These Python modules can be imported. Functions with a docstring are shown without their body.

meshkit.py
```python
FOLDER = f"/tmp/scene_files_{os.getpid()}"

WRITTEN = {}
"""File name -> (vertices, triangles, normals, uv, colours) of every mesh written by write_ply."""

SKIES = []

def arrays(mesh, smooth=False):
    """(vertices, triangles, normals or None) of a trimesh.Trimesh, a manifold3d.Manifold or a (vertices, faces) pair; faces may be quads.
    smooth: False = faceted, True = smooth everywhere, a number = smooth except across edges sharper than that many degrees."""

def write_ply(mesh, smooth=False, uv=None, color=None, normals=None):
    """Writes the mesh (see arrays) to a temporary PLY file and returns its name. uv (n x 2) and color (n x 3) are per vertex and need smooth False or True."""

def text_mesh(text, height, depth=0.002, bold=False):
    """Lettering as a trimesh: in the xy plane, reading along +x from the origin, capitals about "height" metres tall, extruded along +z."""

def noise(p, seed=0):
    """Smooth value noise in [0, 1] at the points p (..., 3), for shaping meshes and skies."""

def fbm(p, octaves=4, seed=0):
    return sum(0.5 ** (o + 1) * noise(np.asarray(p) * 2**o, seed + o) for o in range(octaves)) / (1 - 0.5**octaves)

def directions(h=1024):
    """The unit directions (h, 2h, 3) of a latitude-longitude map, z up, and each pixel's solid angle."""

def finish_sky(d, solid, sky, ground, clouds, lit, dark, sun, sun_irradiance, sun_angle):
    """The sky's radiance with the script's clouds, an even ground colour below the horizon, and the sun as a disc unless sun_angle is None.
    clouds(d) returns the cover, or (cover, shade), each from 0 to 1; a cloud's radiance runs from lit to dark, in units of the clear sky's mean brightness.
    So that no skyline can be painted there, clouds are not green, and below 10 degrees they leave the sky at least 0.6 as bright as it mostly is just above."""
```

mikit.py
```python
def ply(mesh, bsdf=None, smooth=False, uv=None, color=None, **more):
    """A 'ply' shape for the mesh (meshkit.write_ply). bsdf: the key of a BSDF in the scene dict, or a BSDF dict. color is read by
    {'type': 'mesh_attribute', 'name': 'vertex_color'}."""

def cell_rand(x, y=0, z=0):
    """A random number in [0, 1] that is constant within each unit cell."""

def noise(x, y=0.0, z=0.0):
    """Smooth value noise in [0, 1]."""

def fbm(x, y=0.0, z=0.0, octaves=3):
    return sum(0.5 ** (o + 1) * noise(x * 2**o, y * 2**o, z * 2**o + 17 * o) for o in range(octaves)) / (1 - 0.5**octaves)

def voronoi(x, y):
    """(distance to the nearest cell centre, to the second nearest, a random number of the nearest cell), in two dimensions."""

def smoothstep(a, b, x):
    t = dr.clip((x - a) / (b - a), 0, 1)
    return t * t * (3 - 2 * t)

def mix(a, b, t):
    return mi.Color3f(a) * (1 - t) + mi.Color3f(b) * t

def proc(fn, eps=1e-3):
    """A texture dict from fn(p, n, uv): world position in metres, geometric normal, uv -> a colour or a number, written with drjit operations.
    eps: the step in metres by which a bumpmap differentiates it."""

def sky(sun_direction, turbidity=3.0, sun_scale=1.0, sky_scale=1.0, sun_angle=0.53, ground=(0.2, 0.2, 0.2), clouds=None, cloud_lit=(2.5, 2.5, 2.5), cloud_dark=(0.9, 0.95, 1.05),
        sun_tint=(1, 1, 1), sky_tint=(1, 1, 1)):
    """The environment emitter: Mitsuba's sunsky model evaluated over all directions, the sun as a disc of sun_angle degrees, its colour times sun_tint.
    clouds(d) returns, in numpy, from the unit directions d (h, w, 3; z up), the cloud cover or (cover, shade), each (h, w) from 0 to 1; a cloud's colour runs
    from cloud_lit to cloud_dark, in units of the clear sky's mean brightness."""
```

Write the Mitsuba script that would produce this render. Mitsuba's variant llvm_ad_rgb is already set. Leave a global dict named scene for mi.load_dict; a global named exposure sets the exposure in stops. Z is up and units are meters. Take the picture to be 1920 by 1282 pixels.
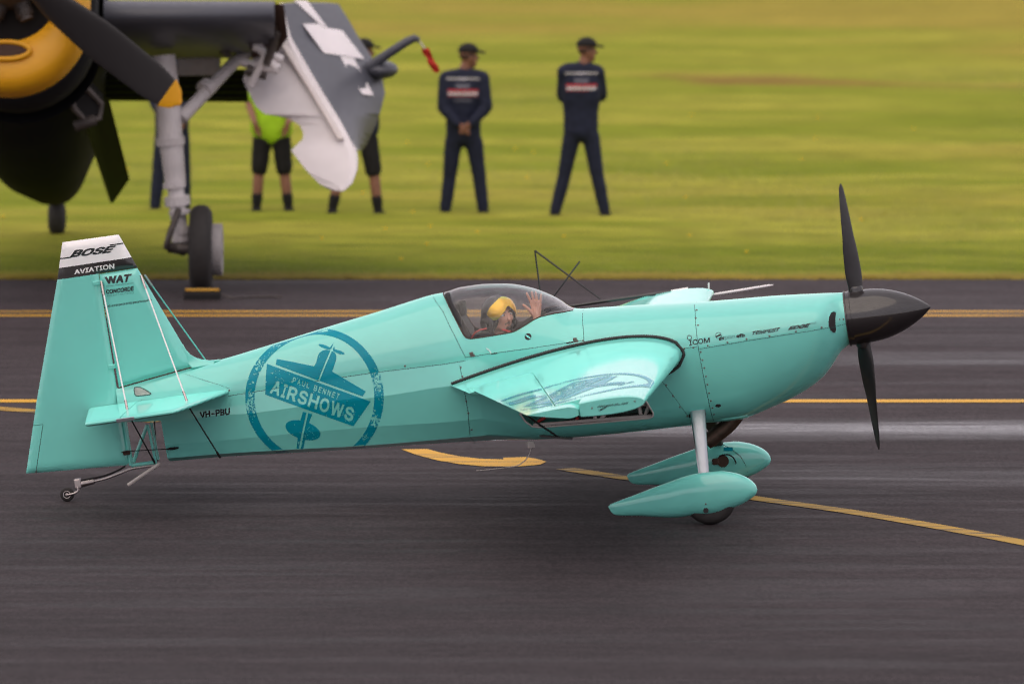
"""A teal aerobatic aeroplane taxiing on an airfield, an old bomber and ground crew on the grass behind. Units are metres, z is up."""
import math
import numpy as np
import drjit as dr
import mitsuba as mi
import trimesh
import manifold3d as m3
import shapely
from shapely import affinity
from shapely.geometry import Polygon, LineString, Point, box
from shapely.ops import unary_union
from scipy.interpolate import PchipInterpolator
import mikit
import meshkit
from mikit import fbm, noise, smoothstep, mix, cell_rand

T = mi.ScalarTransform4f
scene, labels = {'type': 'scene'}, {}

# ---------------------------------------------------------------- camera, sky, exposure
PITCH_DOWN = math.radians(5.85)
CAM = [0.0, -52.0, 6.43]
scene['camera'] = {'type': 'thinlens', 'fov': 2 * math.degrees(math.atan(960 / 14000)), 'fov_axis': 'x', 'near_clip': 1.0, 'far_clip': 6000.0,
                   'aperture_radius': 0.060, 'focus_distance': 52.1,
                   'to_world': T().look_at(origin=CAM, target=[0, CAM[1] + math.cos(PITCH_DOWN), CAM[2] - math.sin(PITCH_DOWN)], up=[0, 0, 1])}


def overcast(d):
    n = meshkit.fbm(d * np.array([2.2, 2.2, 5.0]), 4, 3)
    return np.ones(d.shape[:2]), np.clip(0.25 + 1.1 * (n - 0.42), 0, 1)


scene['sky'] = mikit.sky([-0.25, -0.45, 0.86], turbidity=5, sun_scale=0.14, sun_angle=75, ground=(0.11, 0.11, 0.07), clouds=overcast,
                         cloud_lit=(1.31, 1.22, 1.29), cloud_dark=(0.98, 0.92, 1.01))
exposure = 2.65

# ---------------------------------------------------------------- helpers


def add(key, mesh, bsdf, smooth=30, tw=None, **more):
    """One entry of the scene; a name that is taken gets the next three-digit number."""
    k, n = key, 1
    while k in scene:
        k, n = f'{key}_{n:03d}', n + 1
    d = mikit.ply(mesh, bsdf, smooth=smooth, **more)
    if tw is not None:
        d['to_world'] = tw
    scene[k] = d
    return k


def tag(key, label=None, cat=None, group=None, kind=None):
    labels[key] = {a: b for a, b in (('label', label), ('category', cat), ('group', group), ('kind', kind)) if b}
    return key


def join(*ms):
    return trimesh.util.concatenate([m for m in ms if m is not None and len(m.faces)])


def loft(rings, caps=True, closed=True):
    """Rings (k, n, 3) of equal count, joined into a skin, capped with fans."""
    r = np.asarray(rings, float)
    k, n = r.shape[:2]
    v = r.reshape(-1, 3)
    f = []
    m = n if closed else n - 1
    i = np.arange(m)
    j = (i + 1) % n
    for a in range(k - 1):
        A, Bq = a * n, (a + 1) * n
        f += [np.c_[A + i, A + j, Bq + j], np.c_[A + i, Bq + j, Bq + i]]
    f = np.vstack(f)
    if caps:
        c0, c1 = len(v), len(v) + 1
        v = np.vstack([v, r[0].mean(0), r[-1].mean(0)])
        f = np.vstack([f, np.c_[i, np.full(m, c0), j], np.c_[(k - 1) * n + i, (k - 1) * n + j, np.full(m, c1)]])
    t = trimesh.Trimesh(v, f, process=False)
    if caps and closed and t.volume < 0:
        t.invert()
    return t


def frame(d):
    d = d / np.linalg.norm(d)
    a = np.cross(d, [0, 0, 1.0]) if abs(d[2]) < 0.95 else np.cross(d, [1.0, 0, 0])
    a /= np.linalg.norm(a)
    return d, a, np.cross(d, a)


def tube(path, r, n=10, flat=1.0):
    """A round (or flattened) bar along a path; r may be one radius per point."""
    p = np.asarray(path, float)
    r = np.broadcast_to(np.asarray(r, float), (len(p),))
    t = np.gradient(p, axis=0)
    rings, a0 = [], None
    q = np.arange(n) * 2 * np.pi / n
    for k in range(len(p)):
        d, a, b = frame(t[k])
        if a0 is not None:
            a = a0 - d * (a0 @ d)
            a /= np.linalg.norm(a)
            b = np.cross(d, a)
        a0 = a
        rings.append(p[k] + r[k] * (np.cos(q)[:, None] * a + flat * np.sin(q)[:, None] * b))
    return loft(rings)


def curve(pts, n=40):
    """A smooth curve through points of any dimension."""
    p = np.asarray(pts, float)
    s = np.r_[0, np.cumsum(np.linalg.norm(np.diff(p, axis=0), axis=1))]
    return PchipInterpolator(s, p)(np.linspace(0, s[-1], n))


def dense(pts, step=0.01, close=False):
    p = np.asarray(pts, float)
    if close:
        p = np.vstack([p, p[:1]])
    out = []
    for a, b in zip(p[:-1], p[1:]):
        k = max(1, int(np.ceil(np.linalg.norm(b - a) / step)))
        out += [a + (b - a) * i / k for i in range(k)]
    if not close:
        out.append(p[-1])
    return np.array(out)


def lathe(profile, axis='z', n=48):
    """Profile rows (along, radius) turned about an axis through the origin."""
    q = np.arange(n) * 2 * np.pi / n
    rings = []
    for s, r in profile:
        c = np.c_[np.full(n, s), max(r, 1e-5) * np.cos(q), max(r, 1e-5) * np.sin(q)]
        rings.append(c[:, {'x': [0, 1, 2], 'y': [1, 0, 2], 'z': [1, 2, 0]}[axis]])
    return loft(rings)


def rbox(size, r=0.01, centre=(0, 0, 0), seg=12):
    """A box with rounded edges."""
    s = np.maximum(np.asarray(size, float) / 2 - r, 1e-4)
    b = m3.Manifold.sphere(r, seg)
    h = m3.Manifold.batch_hull([b.translate([x * s[0], y * s[1], z * s[2]]) for x in (-1, 1) for y in (-1, 1) for z in (-1, 1)])
    return tm(h.translate(list(map(float, centre))))


def tm(man):
    m = man.to_mesh()
    return trimesh.Trimesh(np.array(m.vert_properties[:, :3], float), np.array(m.tri_verts), process=False)


def bones(parts, edge=0.02, rounds=8, seg=20):
    """One continuous skin over tapering bones: each part is a list of (point, radius) whose spheres are hulled pairwise."""
    hulls = []
    for chain in parts:
        for (a, ra), (b, rb) in zip(chain[:-1], chain[1:]):
            hulls.append(m3.Manifold.batch_hull([m3.Manifold.sphere(float(ra), seg).translate([float(c) for c in a]), m3.Manifold.sphere(float(rb), seg).translate([float(c) for c in b])]))
    m = m3.Manifold.batch_boolean(hulls, m3.OpType.Add).refine_to_length(edge)
    t = tm(m)
    t.merge_vertices()
    trimesh.smoothing.filter_taubin(t, lamb=0.5, nu=-0.52, iterations=rounds)
    return t


def ellipsoid(c, r, sub=3, basis=None):
    s = trimesh.creation.icosphere(subdivisions=sub)
    v = s.vertices * np.asarray(r)
    if basis is not None:
        v = v @ np.asarray(basis)
    s.vertices = v + np.asarray(c)
    return s


def polys(g):
    if g.is_empty:
        return []
    return [p for p in getattr(g, 'geoms', [g]) if p.geom_type == 'Polygon' and p.area > 1e-9]


def patch(g, dx, dy):
    """Triangles that cover a 2-D region, cut along a grid so that they can be bent over a surface: (points, triangles)."""
    V, Fs, n = [], [], 0
    for p in polys(g):
        x0, y0, x1, y1 = p.bounds
        nx, ny = int(np.ceil((x1 - x0) / dx)), int(np.ceil((y1 - y0) / dy))
        xs, ys = np.linspace(x0, x1, nx + 1), np.linspace(y0, y1, ny + 1)
        X, Y = np.meshgrid(np.arange(nx), np.arange(ny), indexing='ij')
        X, Y = X.ravel(), Y.ravel()
        cells = shapely.box(xs[X], ys[Y], xs[X + 1], ys[Y + 1])
        shapely.prepare(p)
        hit = shapely.intersects(p, cells)
        full = shapely.contains(p, cells)
        for a, b in zip(X[full], Y[full]):
            V += [(xs[a], ys[b]), (xs[a + 1], ys[b]), (xs[a + 1], ys[b + 1]), (xs[a], ys[b + 1])]
            Fs += [(n, n + 1, n + 2), (n, n + 2, n + 3)]
            n += 4
        for c in cells[hit & ~full]:
            for q in polys(shapely.intersection(p, c)):
                tv, tf = trimesh.creation.triangulate_polygon(q, engine='earcut')
                V += [tuple(x) for x in tv]
                Fs += [tuple(n + i for i in t) for t in tf]
                n += len(tv)
    if not V:
        return np.zeros((0, 2)), np.zeros((0, 3), int)
    V, Fs = np.array(V), np.array(Fs)
    key, first, inv = np.unique(np.round(V, 6), axis=0, return_index=True, return_inverse=True)
    V, Fs = V[first], inv.ravel()[Fs]
    Fs = Fs[(Fs[:, 0] != Fs[:, 1]) & (Fs[:, 1] != Fs[:, 2]) & (Fs[:, 0] != Fs[:, 2])]
    a, b, c = V[Fs[:, 0]], V[Fs[:, 1]], V[Fs[:, 2]]
    area = (b[:, 0] - a[:, 0]) * (c[:, 1] - a[:, 1]) - (b[:, 1] - a[:, 1]) * (c[:, 0] - a[:, 0])
    Fs[area < 0] = Fs[area < 0][:, ::-1]
    return V, Fs[np.abs(area) > 1e-10]


def lettering(text, bold=False, width=1.0, shear=0.0):
    """The outline of a text with capitals one unit tall, its lower left at the origin: a shapely geometry."""
    m = meshkit.text_mesh(text, 1.0, 0.01, bold)
    tri = m.triangles[m.face_normals[:, 2] > 0.9][:, :, :2]
    g = unary_union([Polygon(t).buffer(1e-4) for t in tri])
    x0, y0 = g.bounds[0], 0
    return affinity.affine_transform(g, [width, shear, 0, 1, -x0 * width, 0])


def to_quad(g, q):
    """Bends a geometry so that its bounding box fills the quad (lower left, lower right, upper right, upper left)."""
    x0, y0, x1, y1 = g.bounds
    q = np.asarray(q, float)

    def f(c):
        c = np.asarray(c, float)
        u, v = (c[:, :1] - x0) / (x1 - x0), (c[:, 1:2] - y0) / (y1 - y0)
        return (q[0] * (1 - u) + q[1] * u) * (1 - v) + (q[3] * (1 - u) + q[2] * u) * v
    return shapely.transform(g, f)


# ---------------------------------------------------------------- materials


def mat(name, base, rough=0.5, two=True, **k):
    b = base if isinstance(base, dict) else {'type': 'rgb', 'value': list(base)}
    r = rough if isinstance(rough, dict) else float(rough)
    d = {'type': 'principled', 'base_color': b, 'roughness': r, **k}
    scene[name] = {'type': 'twosided', 'bsdf': d} if two else d


def paint(c, spread=0.06, scale=3.0):
    return mikit.proc(lambda p, n, uv: mi.Color3f(c) * (1 + spread * (2 * fbm(p.x * scale, p.y * scale, p.z * scale, 3) - 1)))


VISOR_Z = 1.409
GLOSS = dict(specular=0.6, clearcoat=1.0, clearcoat_gloss=0.97)
mat('teal_paint', paint((0.182, 0.64, 0.565), 0.05, 2.5), 0.065, **GLOSS)
mat('emblem_blue', paint((0.0005, 0.27, 0.36), 0.10, 6.0), 0.14, specular=0.15, clearcoat=0.25, clearcoat_gloss=0.97)
mat('white_paint', (0.86, 0.84, 0.85), 0.35, **GLOSS)
mat('black_paint', (0.018, 0.015, 0.016), 0.3, **GLOSS)
mat('print_black', (0.012, 0.016, 0.018), 0.45)
mat('print_grey', (0.10, 0.30, 0.27), 0.45)
mat('print_white', (0.85, 0.82, 0.83), 0.45)
mat('seam_dark', (0.03, 0.10, 0.09), 0.7)
mat('seal_rubber', (0.022, 0.02, 0.02), 0.5)
mat('tyre_rubber', paint((0.026, 0.023, 0.023), 0.25, 40.0), 0.75)
mat('spinner_black', (0.016, 0.013, 0.014), 0.12, specular=0.6, clearcoat=1.0, clearcoat_gloss=0.97)
mat('blade_black', (0.018, 0.016, 0.018), 0.45)
mat('aluminium', paint((0.40, 0.42, 0.46), 0.12, 9.0), 0.22, metallic=0.9)
scene['steel'] = {'type': 'twosided', 'bsdf': {'type': 'roughconductor', 'material': 'Cr', 'alpha': 0.3, 'specular_reflectance': {'type': 'rgb', 'value': [0.8, 0.75, 0.7]}}}
mat('exhaust_and_shade_metal', paint((0.10, 0.065, 0.05), 0.4, 25.0), 0.45, metallic=0.7)
mat('dark_interior', (0.022, 0.019, 0.021), 0.7)
mat('rust_dark', (0.06, 0.03, 0.02), 0.8)
scene['canopy_plastic'] = {'type': 'thindielectric', 'int_ior': 1.36}
mat('window_pane', paint((0.30, 0.33, 0.30), 0.4, 30.0), 0.2, clearcoat=1.0, clearcoat_gloss=0.97)
mat('screw_metal', (0.16, 0.12, 0.11), 0.4, metallic=0.6)
mat('gear_white', paint((0.60, 0.56, 0.57), 0.15, 8.0), 0.45)
mat('wheel_grey', (0.33, 0.31, 0.32), 0.6)
mat('pale_tube', (0.62, 0.56, 0.53), 0.45)
mat('red_plastic', (0.42, 0.02, 0.02), 0.5)
mat('navy_cloth', paint((0.0085, 0.012, 0.034), 0.3, 18.0), 0.85)
mat('black_cloth', (0.008, 0.007, 0.008), 0.85)
mat('hivis_cloth', paint((0.36, 0.62, 0.012), 0.18, 14.0), 0.8)
mat('skin', paint((0.56, 0.29, 0.21), 0.12, 30.0), 0.5)
mat('skin_far', paint((0.26, 0.115, 0.075), 0.12, 12.0), 0.55)
mat('helmet_grey', (0.016, 0.014, 0.016), 0.35, clearcoat=0.6, clearcoat_gloss=0.9)
mat('visor_gold', mikit.proc(lambda p, n, uv: mix((0.66, 0.37, 0.015), (0.34, 0.54, 0.12), dr.maximum(smoothstep(0.015, 0.075, p.z - VISOR_Z + 0.05 * (noise(p.x * 14, p.y * 14, p.z * 14) - 0.5)), 0.8 * smoothstep(-0.070, -0.095, p.z - VISOR_Z)))), 0.2, metallic=0.6, clearcoat=1.0, clearcoat_gloss=0.98)
mat('bomber_blue', paint((0.012, 0.012, 0.014), 0.25, 2.0), 0.7, specular=0.2)
mat('bomber_wing_grey', paint((0.070, 0.073, 0.092), 0.15, 2.0), 0.42, specular=0.5)
mat('bomber_white', paint((0.78, 0.73, 0.75), 0.12, 3.0), 0.5)
mat('bomber_yellow', paint((0.72, 0.34, 0.008), 0.10, 4.0), 0.4)
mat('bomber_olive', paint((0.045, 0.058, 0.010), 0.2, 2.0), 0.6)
mat('engine_grey', paint((0.10, 0.085, 0.08), 0.5, 12.0), 0.5, metallic=0.4)
mat('ribbon_red', (0.45, 0.02, 0.008), 0.75)
mat('chock_yellow', (0.62, 0.33, 0.04), 0.6)

# ---------------------------------------------------------------- the aerobatic aeroplane
# Its own frame: x forward along the thrust line, y to its left (away from the camera), z up; it sits tail-low and a little turned towards the camera.
AT = np.array([1.424, -0.546, 0.0])
YAW, PITCH = math.radians(-5.0), math.radians(8.5)
BODY = T().translate(AT.tolist()).rotate([0, 0, 1], math.degrees(YAW)).rotate([0, 1, 0], -math.degrees(PITCH))
PL = 'aerobatic_plane__'


def part(name, mesh, bsdf, smooth=30):
    return add(PL + name, mesh, bsdf, smooth, BODY)


def line(pts):
    p = np.array(sorted(pts))
    return PchipInterpolator(p[:, 0], p[:, 1], extrapolate=True)


top_z = line([(-4.089,1.403),(-4.023,1.409),(-3.721,1.45),(-3.488,1.482),(-3.268,1.507),(-2.908,1.562),(-2.559,1.619),(-2.086,1.692),(-1.864,1.73),(-1.74,1.748),(-1.668,1.751),(-1.542,1.771),(-1.432,1.772),(-1.298,1.761),(-1.19,1.743),(-1.086,1.71),(-0.983,1.66),(-0.884,1.594),(-0.804,1.523),(-0.751,1.506),(-0.584,1.493),(-0.325,1.472),(-0.103,1.454),(0.2,1.428),(0.604,1.405),(0.895,1.381),(1.086,1.365),(1.19,1.358)])
wide_z = line([(-4.104,1.229),(-4.039,1.231),(-3.774,1.232)] + [(-3.231,1.264)] + [(-2.915,1.279),(-2.59,1.29),(-2.199,1.295)] + [(-1.704,1.291),(-1.547,1.295),(-1.221,1.272),(-0.721,1.228),(-0.34,1.186),(0.071,1.15),(0.586,1.167),(0.968,1.199)] + [(1.1,1.201),(1.211,1.201)])
bot_z = line([(-4.162,0.886),(-3.834,0.857)] + [(-3.308,0.826)] + [(-3.022,0.802),(-2.56,0.764)] + [(-1.812,0.712),(-1.583,0.693)] + [(-1.216,0.66),(-0.883,0.634),(-0.511,0.618),(-0.214,0.61),(-0.087,0.607),(0.085,0.61)] + [(0.276,0.605),(0.503,0.655),(0.663,0.704),(0.86,0.804)] + [(0.936,0.875),(1.025,0.975),(1.092,1.003),(1.177,1.002)])
f1_z = line([(-4.116,1.155),(-3.79,1.128)] + [(-3.367,1.14)] + [(-3.063,1.124)] + [(-2.599,1.13),(-2.157,1.127)] + [(-1.728,1.136),(-1.467,1.133)])
f2_z = line([(-4.138,1.014),(-3.812,0.984)] + [(-3.427,0.962)] + [(-2.85,0.947)] + [(-2.251,0.921),(-1.776,0.889),(-1.508,0.878)])
f3_z = line([(-4.153,0.924),(-3.828,0.887)] + [(-3.302,0.862)] + [(-2.807,0.828)] + [(-2.307,0.791),(-1.793,0.766),(-1.532,0.754)])
half_w = line([(-4.3, .022), (-4.03, .045), (-3.75, .10), (-3.2, .195), (-2.6, .275), (-2.0, .335), (-1.55, .365), (-1.0, .385), (-.5, .39), (0, .39), (.3, .405), (.6, .415), (.8, .40), (.92, .365), (.985, .30), (1.02, .225), (1.05, .192), (1.12, .185)])
low_n = line([(-2, 3.4), (-1.4, 3.4), (-.6, 3.6), (0, 3.4), (.4, 2.8), (.8, 2.3), (1.0, 2.0), (1.2, 2.0)])
up_n = line([(-5, 2), (-1.9, 2.0), (-1.2, 2.15), (-.5, 2.3), (0, 2.3), (.6, 2.2), (1.0, 2.0), (1.2, 2)])
FACET_W = (1.0, 1.065, 0.945, 0.76, 0.0)


def skin(x, s, rear):
    """Half section: s = 0 at the top centre line, 0.5 at the widest, 1 at the bottom centre line: (half width, height)."""
    x, s = np.broadcast_arrays(np.asarray(x, float), np.asarray(s, float))
    w, zt, z1, zb = half_w(x), top_z(x), wide_z(x), bot_z(x)
    a = np.clip(s / 0.5, 0, 1) * np.pi / 2
    e = 2 / up_n(x)
    y, z = w * np.sin(a) ** e, z1 + (zt - z1) * np.clip(np.cos(a), 0, 1) ** e
    if rear:
        zs = np.stack([z1, f1_z(x), f2_z(x), f3_z(x), zb], -1)
        q = np.clip((s - 0.5) * 8, 0, 4)
        i = np.minimum(q.astype(int), 3)
        t = q - i
        fw = np.array(FACET_W)
        yl = w * (fw[i] * (1 - t) + fw[i + 1] * t)
        zl = np.take_along_axis(zs, i[..., None], -1)[..., 0] * (1 - t) + np.take_along_axis(zs, i[..., None] + 1, -1)[..., 0] * t
    else:
        b = np.clip((s - 0.5) / 0.5, 0, 1) * np.pi / 2
        e = 2 / low_n(x)
        yl, zl = w * np.clip(np.cos(b), 0, 1) ** e, z1 - (z1 - zb) * np.sin(b) ** e
        k = np.clip((x + 1.49) / 0.30, 0, 1)
        if (k < 1).any():      # grows out of the faceted rear over a hand's breadth or two
            yr, zr = skin(np.minimum(x, -1.18), s, True)
            yl, zl = np.where(k < 1, yr * (1 - k) + yl * k, yl), np.where(k < 1, zr * (1 - k) + zl * k, zl)
    return np.where(s <= 0.5, y, yl), np.where(s <= 0.5, z, zl)


SEAM_X = -1.49          # where the fabric rear fuselage meets the smooth front


def to_s(x, z, rear):
    x, z = np.asarray(x, float), np.asarray(z, float)
    zt, z1, zb = top_z(x), wide_z(x), bot_z(x)
    su = np.arccos(np.clip((z - z1) / (zt - z1), 0, 1) ** (up_n(x) / 2)) / np.pi
    if rear:
        zs = np.stack([z1, f1_z(x), f2_z(x), f3_z(x), zb], -1)
        sl = np.full(x.shape, 0.5)
        for i in range(4):
            sl = sl + 0.125 * np.clip((zs[..., i] - z) / np.maximum(zs[..., i] - zs[..., i + 1], 1e-6), 0, 1)
    else:
        sl = 0.5 + np.arcsin(np.clip((z1 - z) / (z1 - zb), 0, 1) ** (low_n(x) / 2)) / np.pi
    return np.where(z >= z1, su, sl)


def side_y(x, z):
    """Half width of the hull at a height."""
    x, z = np.asarray(x, float), np.asarray(z, float)
    r, f = skin(x, to_s(x, z, True), True)[0], skin(x, to_s(x, z, False), False)[0]
    return np.where(x < SEAM_X, r, f)


def root_w(y):
    return (np.abs(y) - 0.38) / 3.32


def wing_le(y): return -0.055 - 0.022 * root_w(y)
def wing_te(y): return -1.671 + 0.827 * root_w(y)
def wing_mid(y): return 1.138 + 0.036 * root_w(y)
def wing_t(y): return 0.195 - 0.045 * np.clip(root_w(y), 0, 1)


def foil_half(c, t):
    c = np.clip(c, 0, 1)
    return 5 * t * (0.2969 * np.sqrt(c) - 0.126 * c - 0.3516 * c**2 + 0.2843 * c**3 - 0.1036 * c**4)


def wing_z(x, y, up):
    c0 = wing_le(y) - wing_te(y)
    return wing_mid(y) + up * c0 * foil_half((wing_le(y) - x) / c0, wing_t(y))


#SURF_READY


def hull(region, rear, dx=0.045, ds=0.018, off=0.0, scale=1.0, sides=(-1, 1)):
    """The part of the hull's skin over a region of (x, s)."""
    V, Fs = patch(region, dx, ds)
    y, z = skin(V[:, 0], V[:, 1], rear)
    out = []
    for sd in sides:
        m = trimesh.Trimesh(np.c_[V[:, 0], sd * (y * scale + off), z], Fs if sd > 0 else Fs[:, ::-1], process=False)
        out.append(m)
    m = join(*out)
    n = m.face_normals
    c = m.triangles_center
    if ((n[:, 1] * np.sign(c[:, 1])).mean()) < 0:
        m.invert()
    if len(sides) == 2:
        m.merge_vertices()
    return m


def xs_poly(pts, rear, step=0.02):
    """A region of (x, s) from an outline in side view (x, z)."""
    p = dense(pts, step, True)
    return Polygon(np.c_[p[:, 0], to_s(p[:, 0], p[:, 1], rear)]).buffer(0)


def strip(x0, x1, s0, s1):
    return box(x0, s0, x1, s1)


def on_side(pts, side=-1, off=0.0):
    p = np.asarray(pts, float)
    return np.c_[p[:, 0], side * (side_y(p[:, 0], p[:, 1]) + off), p[:, 1]]


def decal(g, off=0.002, step=0.02, side=-1):
    """Flat print laid on the hull's side from an outline in side view."""
    V, Fs = patch(g, step, step)
    return trimesh.Trimesh(on_side(V, side, off), Fs if side < 0 else Fs[:, ::-1], process=False)


def seam(pts, r=0.0019, name='panel_seam', bsdf='seam_dark'):
    p = dense(pts, 0.02)
    for sd in (-1, 1):
        part(name, tube(on_side(p, sd, 0.0002), r, 6), bsdf, True)


# outlines in side view
TAIL_X = -3.745
XA = [[(-1.74,1.748)][0], [(-1.664,1.642)][0], [(-1.601,1.481)][0], [(-1.542,1.316)][0]]
XF = [[(-0.725,1.504)][0], [(-0.707,1.453)][0], [(-0.711,1.32)][0]]
glass_line = [(-1.664,1.75),(-1.64,1.715),(-1.608,1.648),(-1.57,1.56),(-1.535,1.472),(-1.519,1.448),(-1.49,1.437),(-1.423,1.437),(-1.32,1.439),(-1.235,1.441),(-1.186,1.445),(-1.151,1.457),(-1.095,1.48),(-1.042,1.504),(-0.998,1.517),(-0.942,1.522),(-0.885,1.522),(-0.829,1.516),(-0.784,1.51)]
frame_bottom = XA[3:] + [(-1.327,1.318),(-1.065,1.317),(-0.841,1.319)] + XF[2:]


glass = Polygon([(glass_line[0][0] - .002, 0)] + [(a, float(to_s(a, b, False))) for a, b in dense(glass_line, .015)] + [(glass_line[-1][0] + .003, 0)]).buffer(0)
frame_all = Polygon([(XA[0][0], 0), (XA[1][0], float(to_s(*XA[1], False))), (XA[2][0], float(to_s(*XA[2], False)))] + [(a, float(to_s(a, b, False))) for a, b in dense(frame_bottom, .03)] + [(XF[1][0], float(to_s(*XF[1], False))), (XF[0][0], 0)]).buffer(0)

# rear: rounded deck above the panel line, faceted fabric below it
SB = np.interp(SEAM_X, [p[0] for p in frame_bottom], [p[1] for p in frame_bottom])
deck = Polygon([(-4.04, 0), (-4.04, .5), (SEAM_X, .5), (SEAM_X, float(to_s(SEAM_X, SB, False))), (XA[3][0], float(to_s(*XA[3], False))), (XA[2][0], float(to_s(*XA[2], False))), (XA[1][0], float(to_s(*XA[1], False))), (XA[0][0], 0)]).buffer(0)
part('turtledeck', hull(deck, True), 'teal_paint', True)
rear = Polygon([(TAIL_X, .5), (SEAM_X, .5), (SEAM_X, 1), (TAIL_X, 1)])
rear_mesh = hull(rear, True, 0.06, 0.125 / 4)
# the fabric gives a little between the stringers
part('rear_fuselage', rear_mesh, 'teal_paint', 6)
tail_top = Polygon([(-4.04, .5), (TAIL_X, .5), (TAIL_X, .60), (-4.04, .58)])
part('tail_fairing', hull(tail_top, True), 'teal_paint', True)
part('canopy_frame', hull(frame_all.difference(glass), False, .03, .012), 'teal_paint', True)
part('canopy', hull(glass, False, .03, .012), 'canopy_plastic', True)
rim = dense(glass_line, .01)
for sd in (-1, 1):
    part('canopy__edge_strip', tube(on_side(rim, sd, .001), .0042, 6), 'rust_dark', True)

gs_ = [(a, float(to_s(a, b, False))) for a, b in dense(glass_line, .03)]
part('cockpit_lining', hull(Polygon(gs_[2:-1] + [(a, min(b + .11, .49)) for a, b in gs_[2:-1]][::-1]).buffer(0), False, .04, .02, -.004, .965), 'dark_interior', True)
# front: side panels and belly, cowling
WINDOW = [(-1.229,0.876),(-1.198,0.812),(-1.159,0.771),(-1.112,0.759),(-0.779,0.74),(-0.343,0.719),(-0.32,0.73),(-0.315,0.752),(-0.339,0.819),(-0.364,0.875),(-0.794,0.89)]
window = xs_poly(WINDOW, False).buffer(.004).buffer(-.004)
FW = [[(0.052,1.44)][0], [(0.069,1.399)][0], [(0.062,1.164)][0], [(0.075,0.848)][0], [(0.081,0.61)][0]]
fw_line = [(FW[0][0], 0)] + [(a, float(to_s(a, b, False))) for a, b in dense(FW[1:], .03)] + [(FW[4][0], 1)]
front_all = Polygon([(SEAM_X, 0), (SEAM_X, 1)] + fw_line[::-1]).buffer(0)
front = front_all.difference(frame_all).difference(deck).difference(window)
part('front_fuselage', hull(front, False, .04, .014), 'teal_paint', True)
NOSE_X = 1.088
INTAKE = [(1.027,1.252),(1.008,1.266),(0.991,1.263),(0.976,1.239),(0.967,1.205),(0.965,1.172),(0.974,1.139),(0.989,1.119),(1.003,1.115),(1.011,1.137),(1.013,1.175),(1.017,1.211),(1.023,1.235)]
intake = xs_poly(INTAKE, False, .006)
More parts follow.
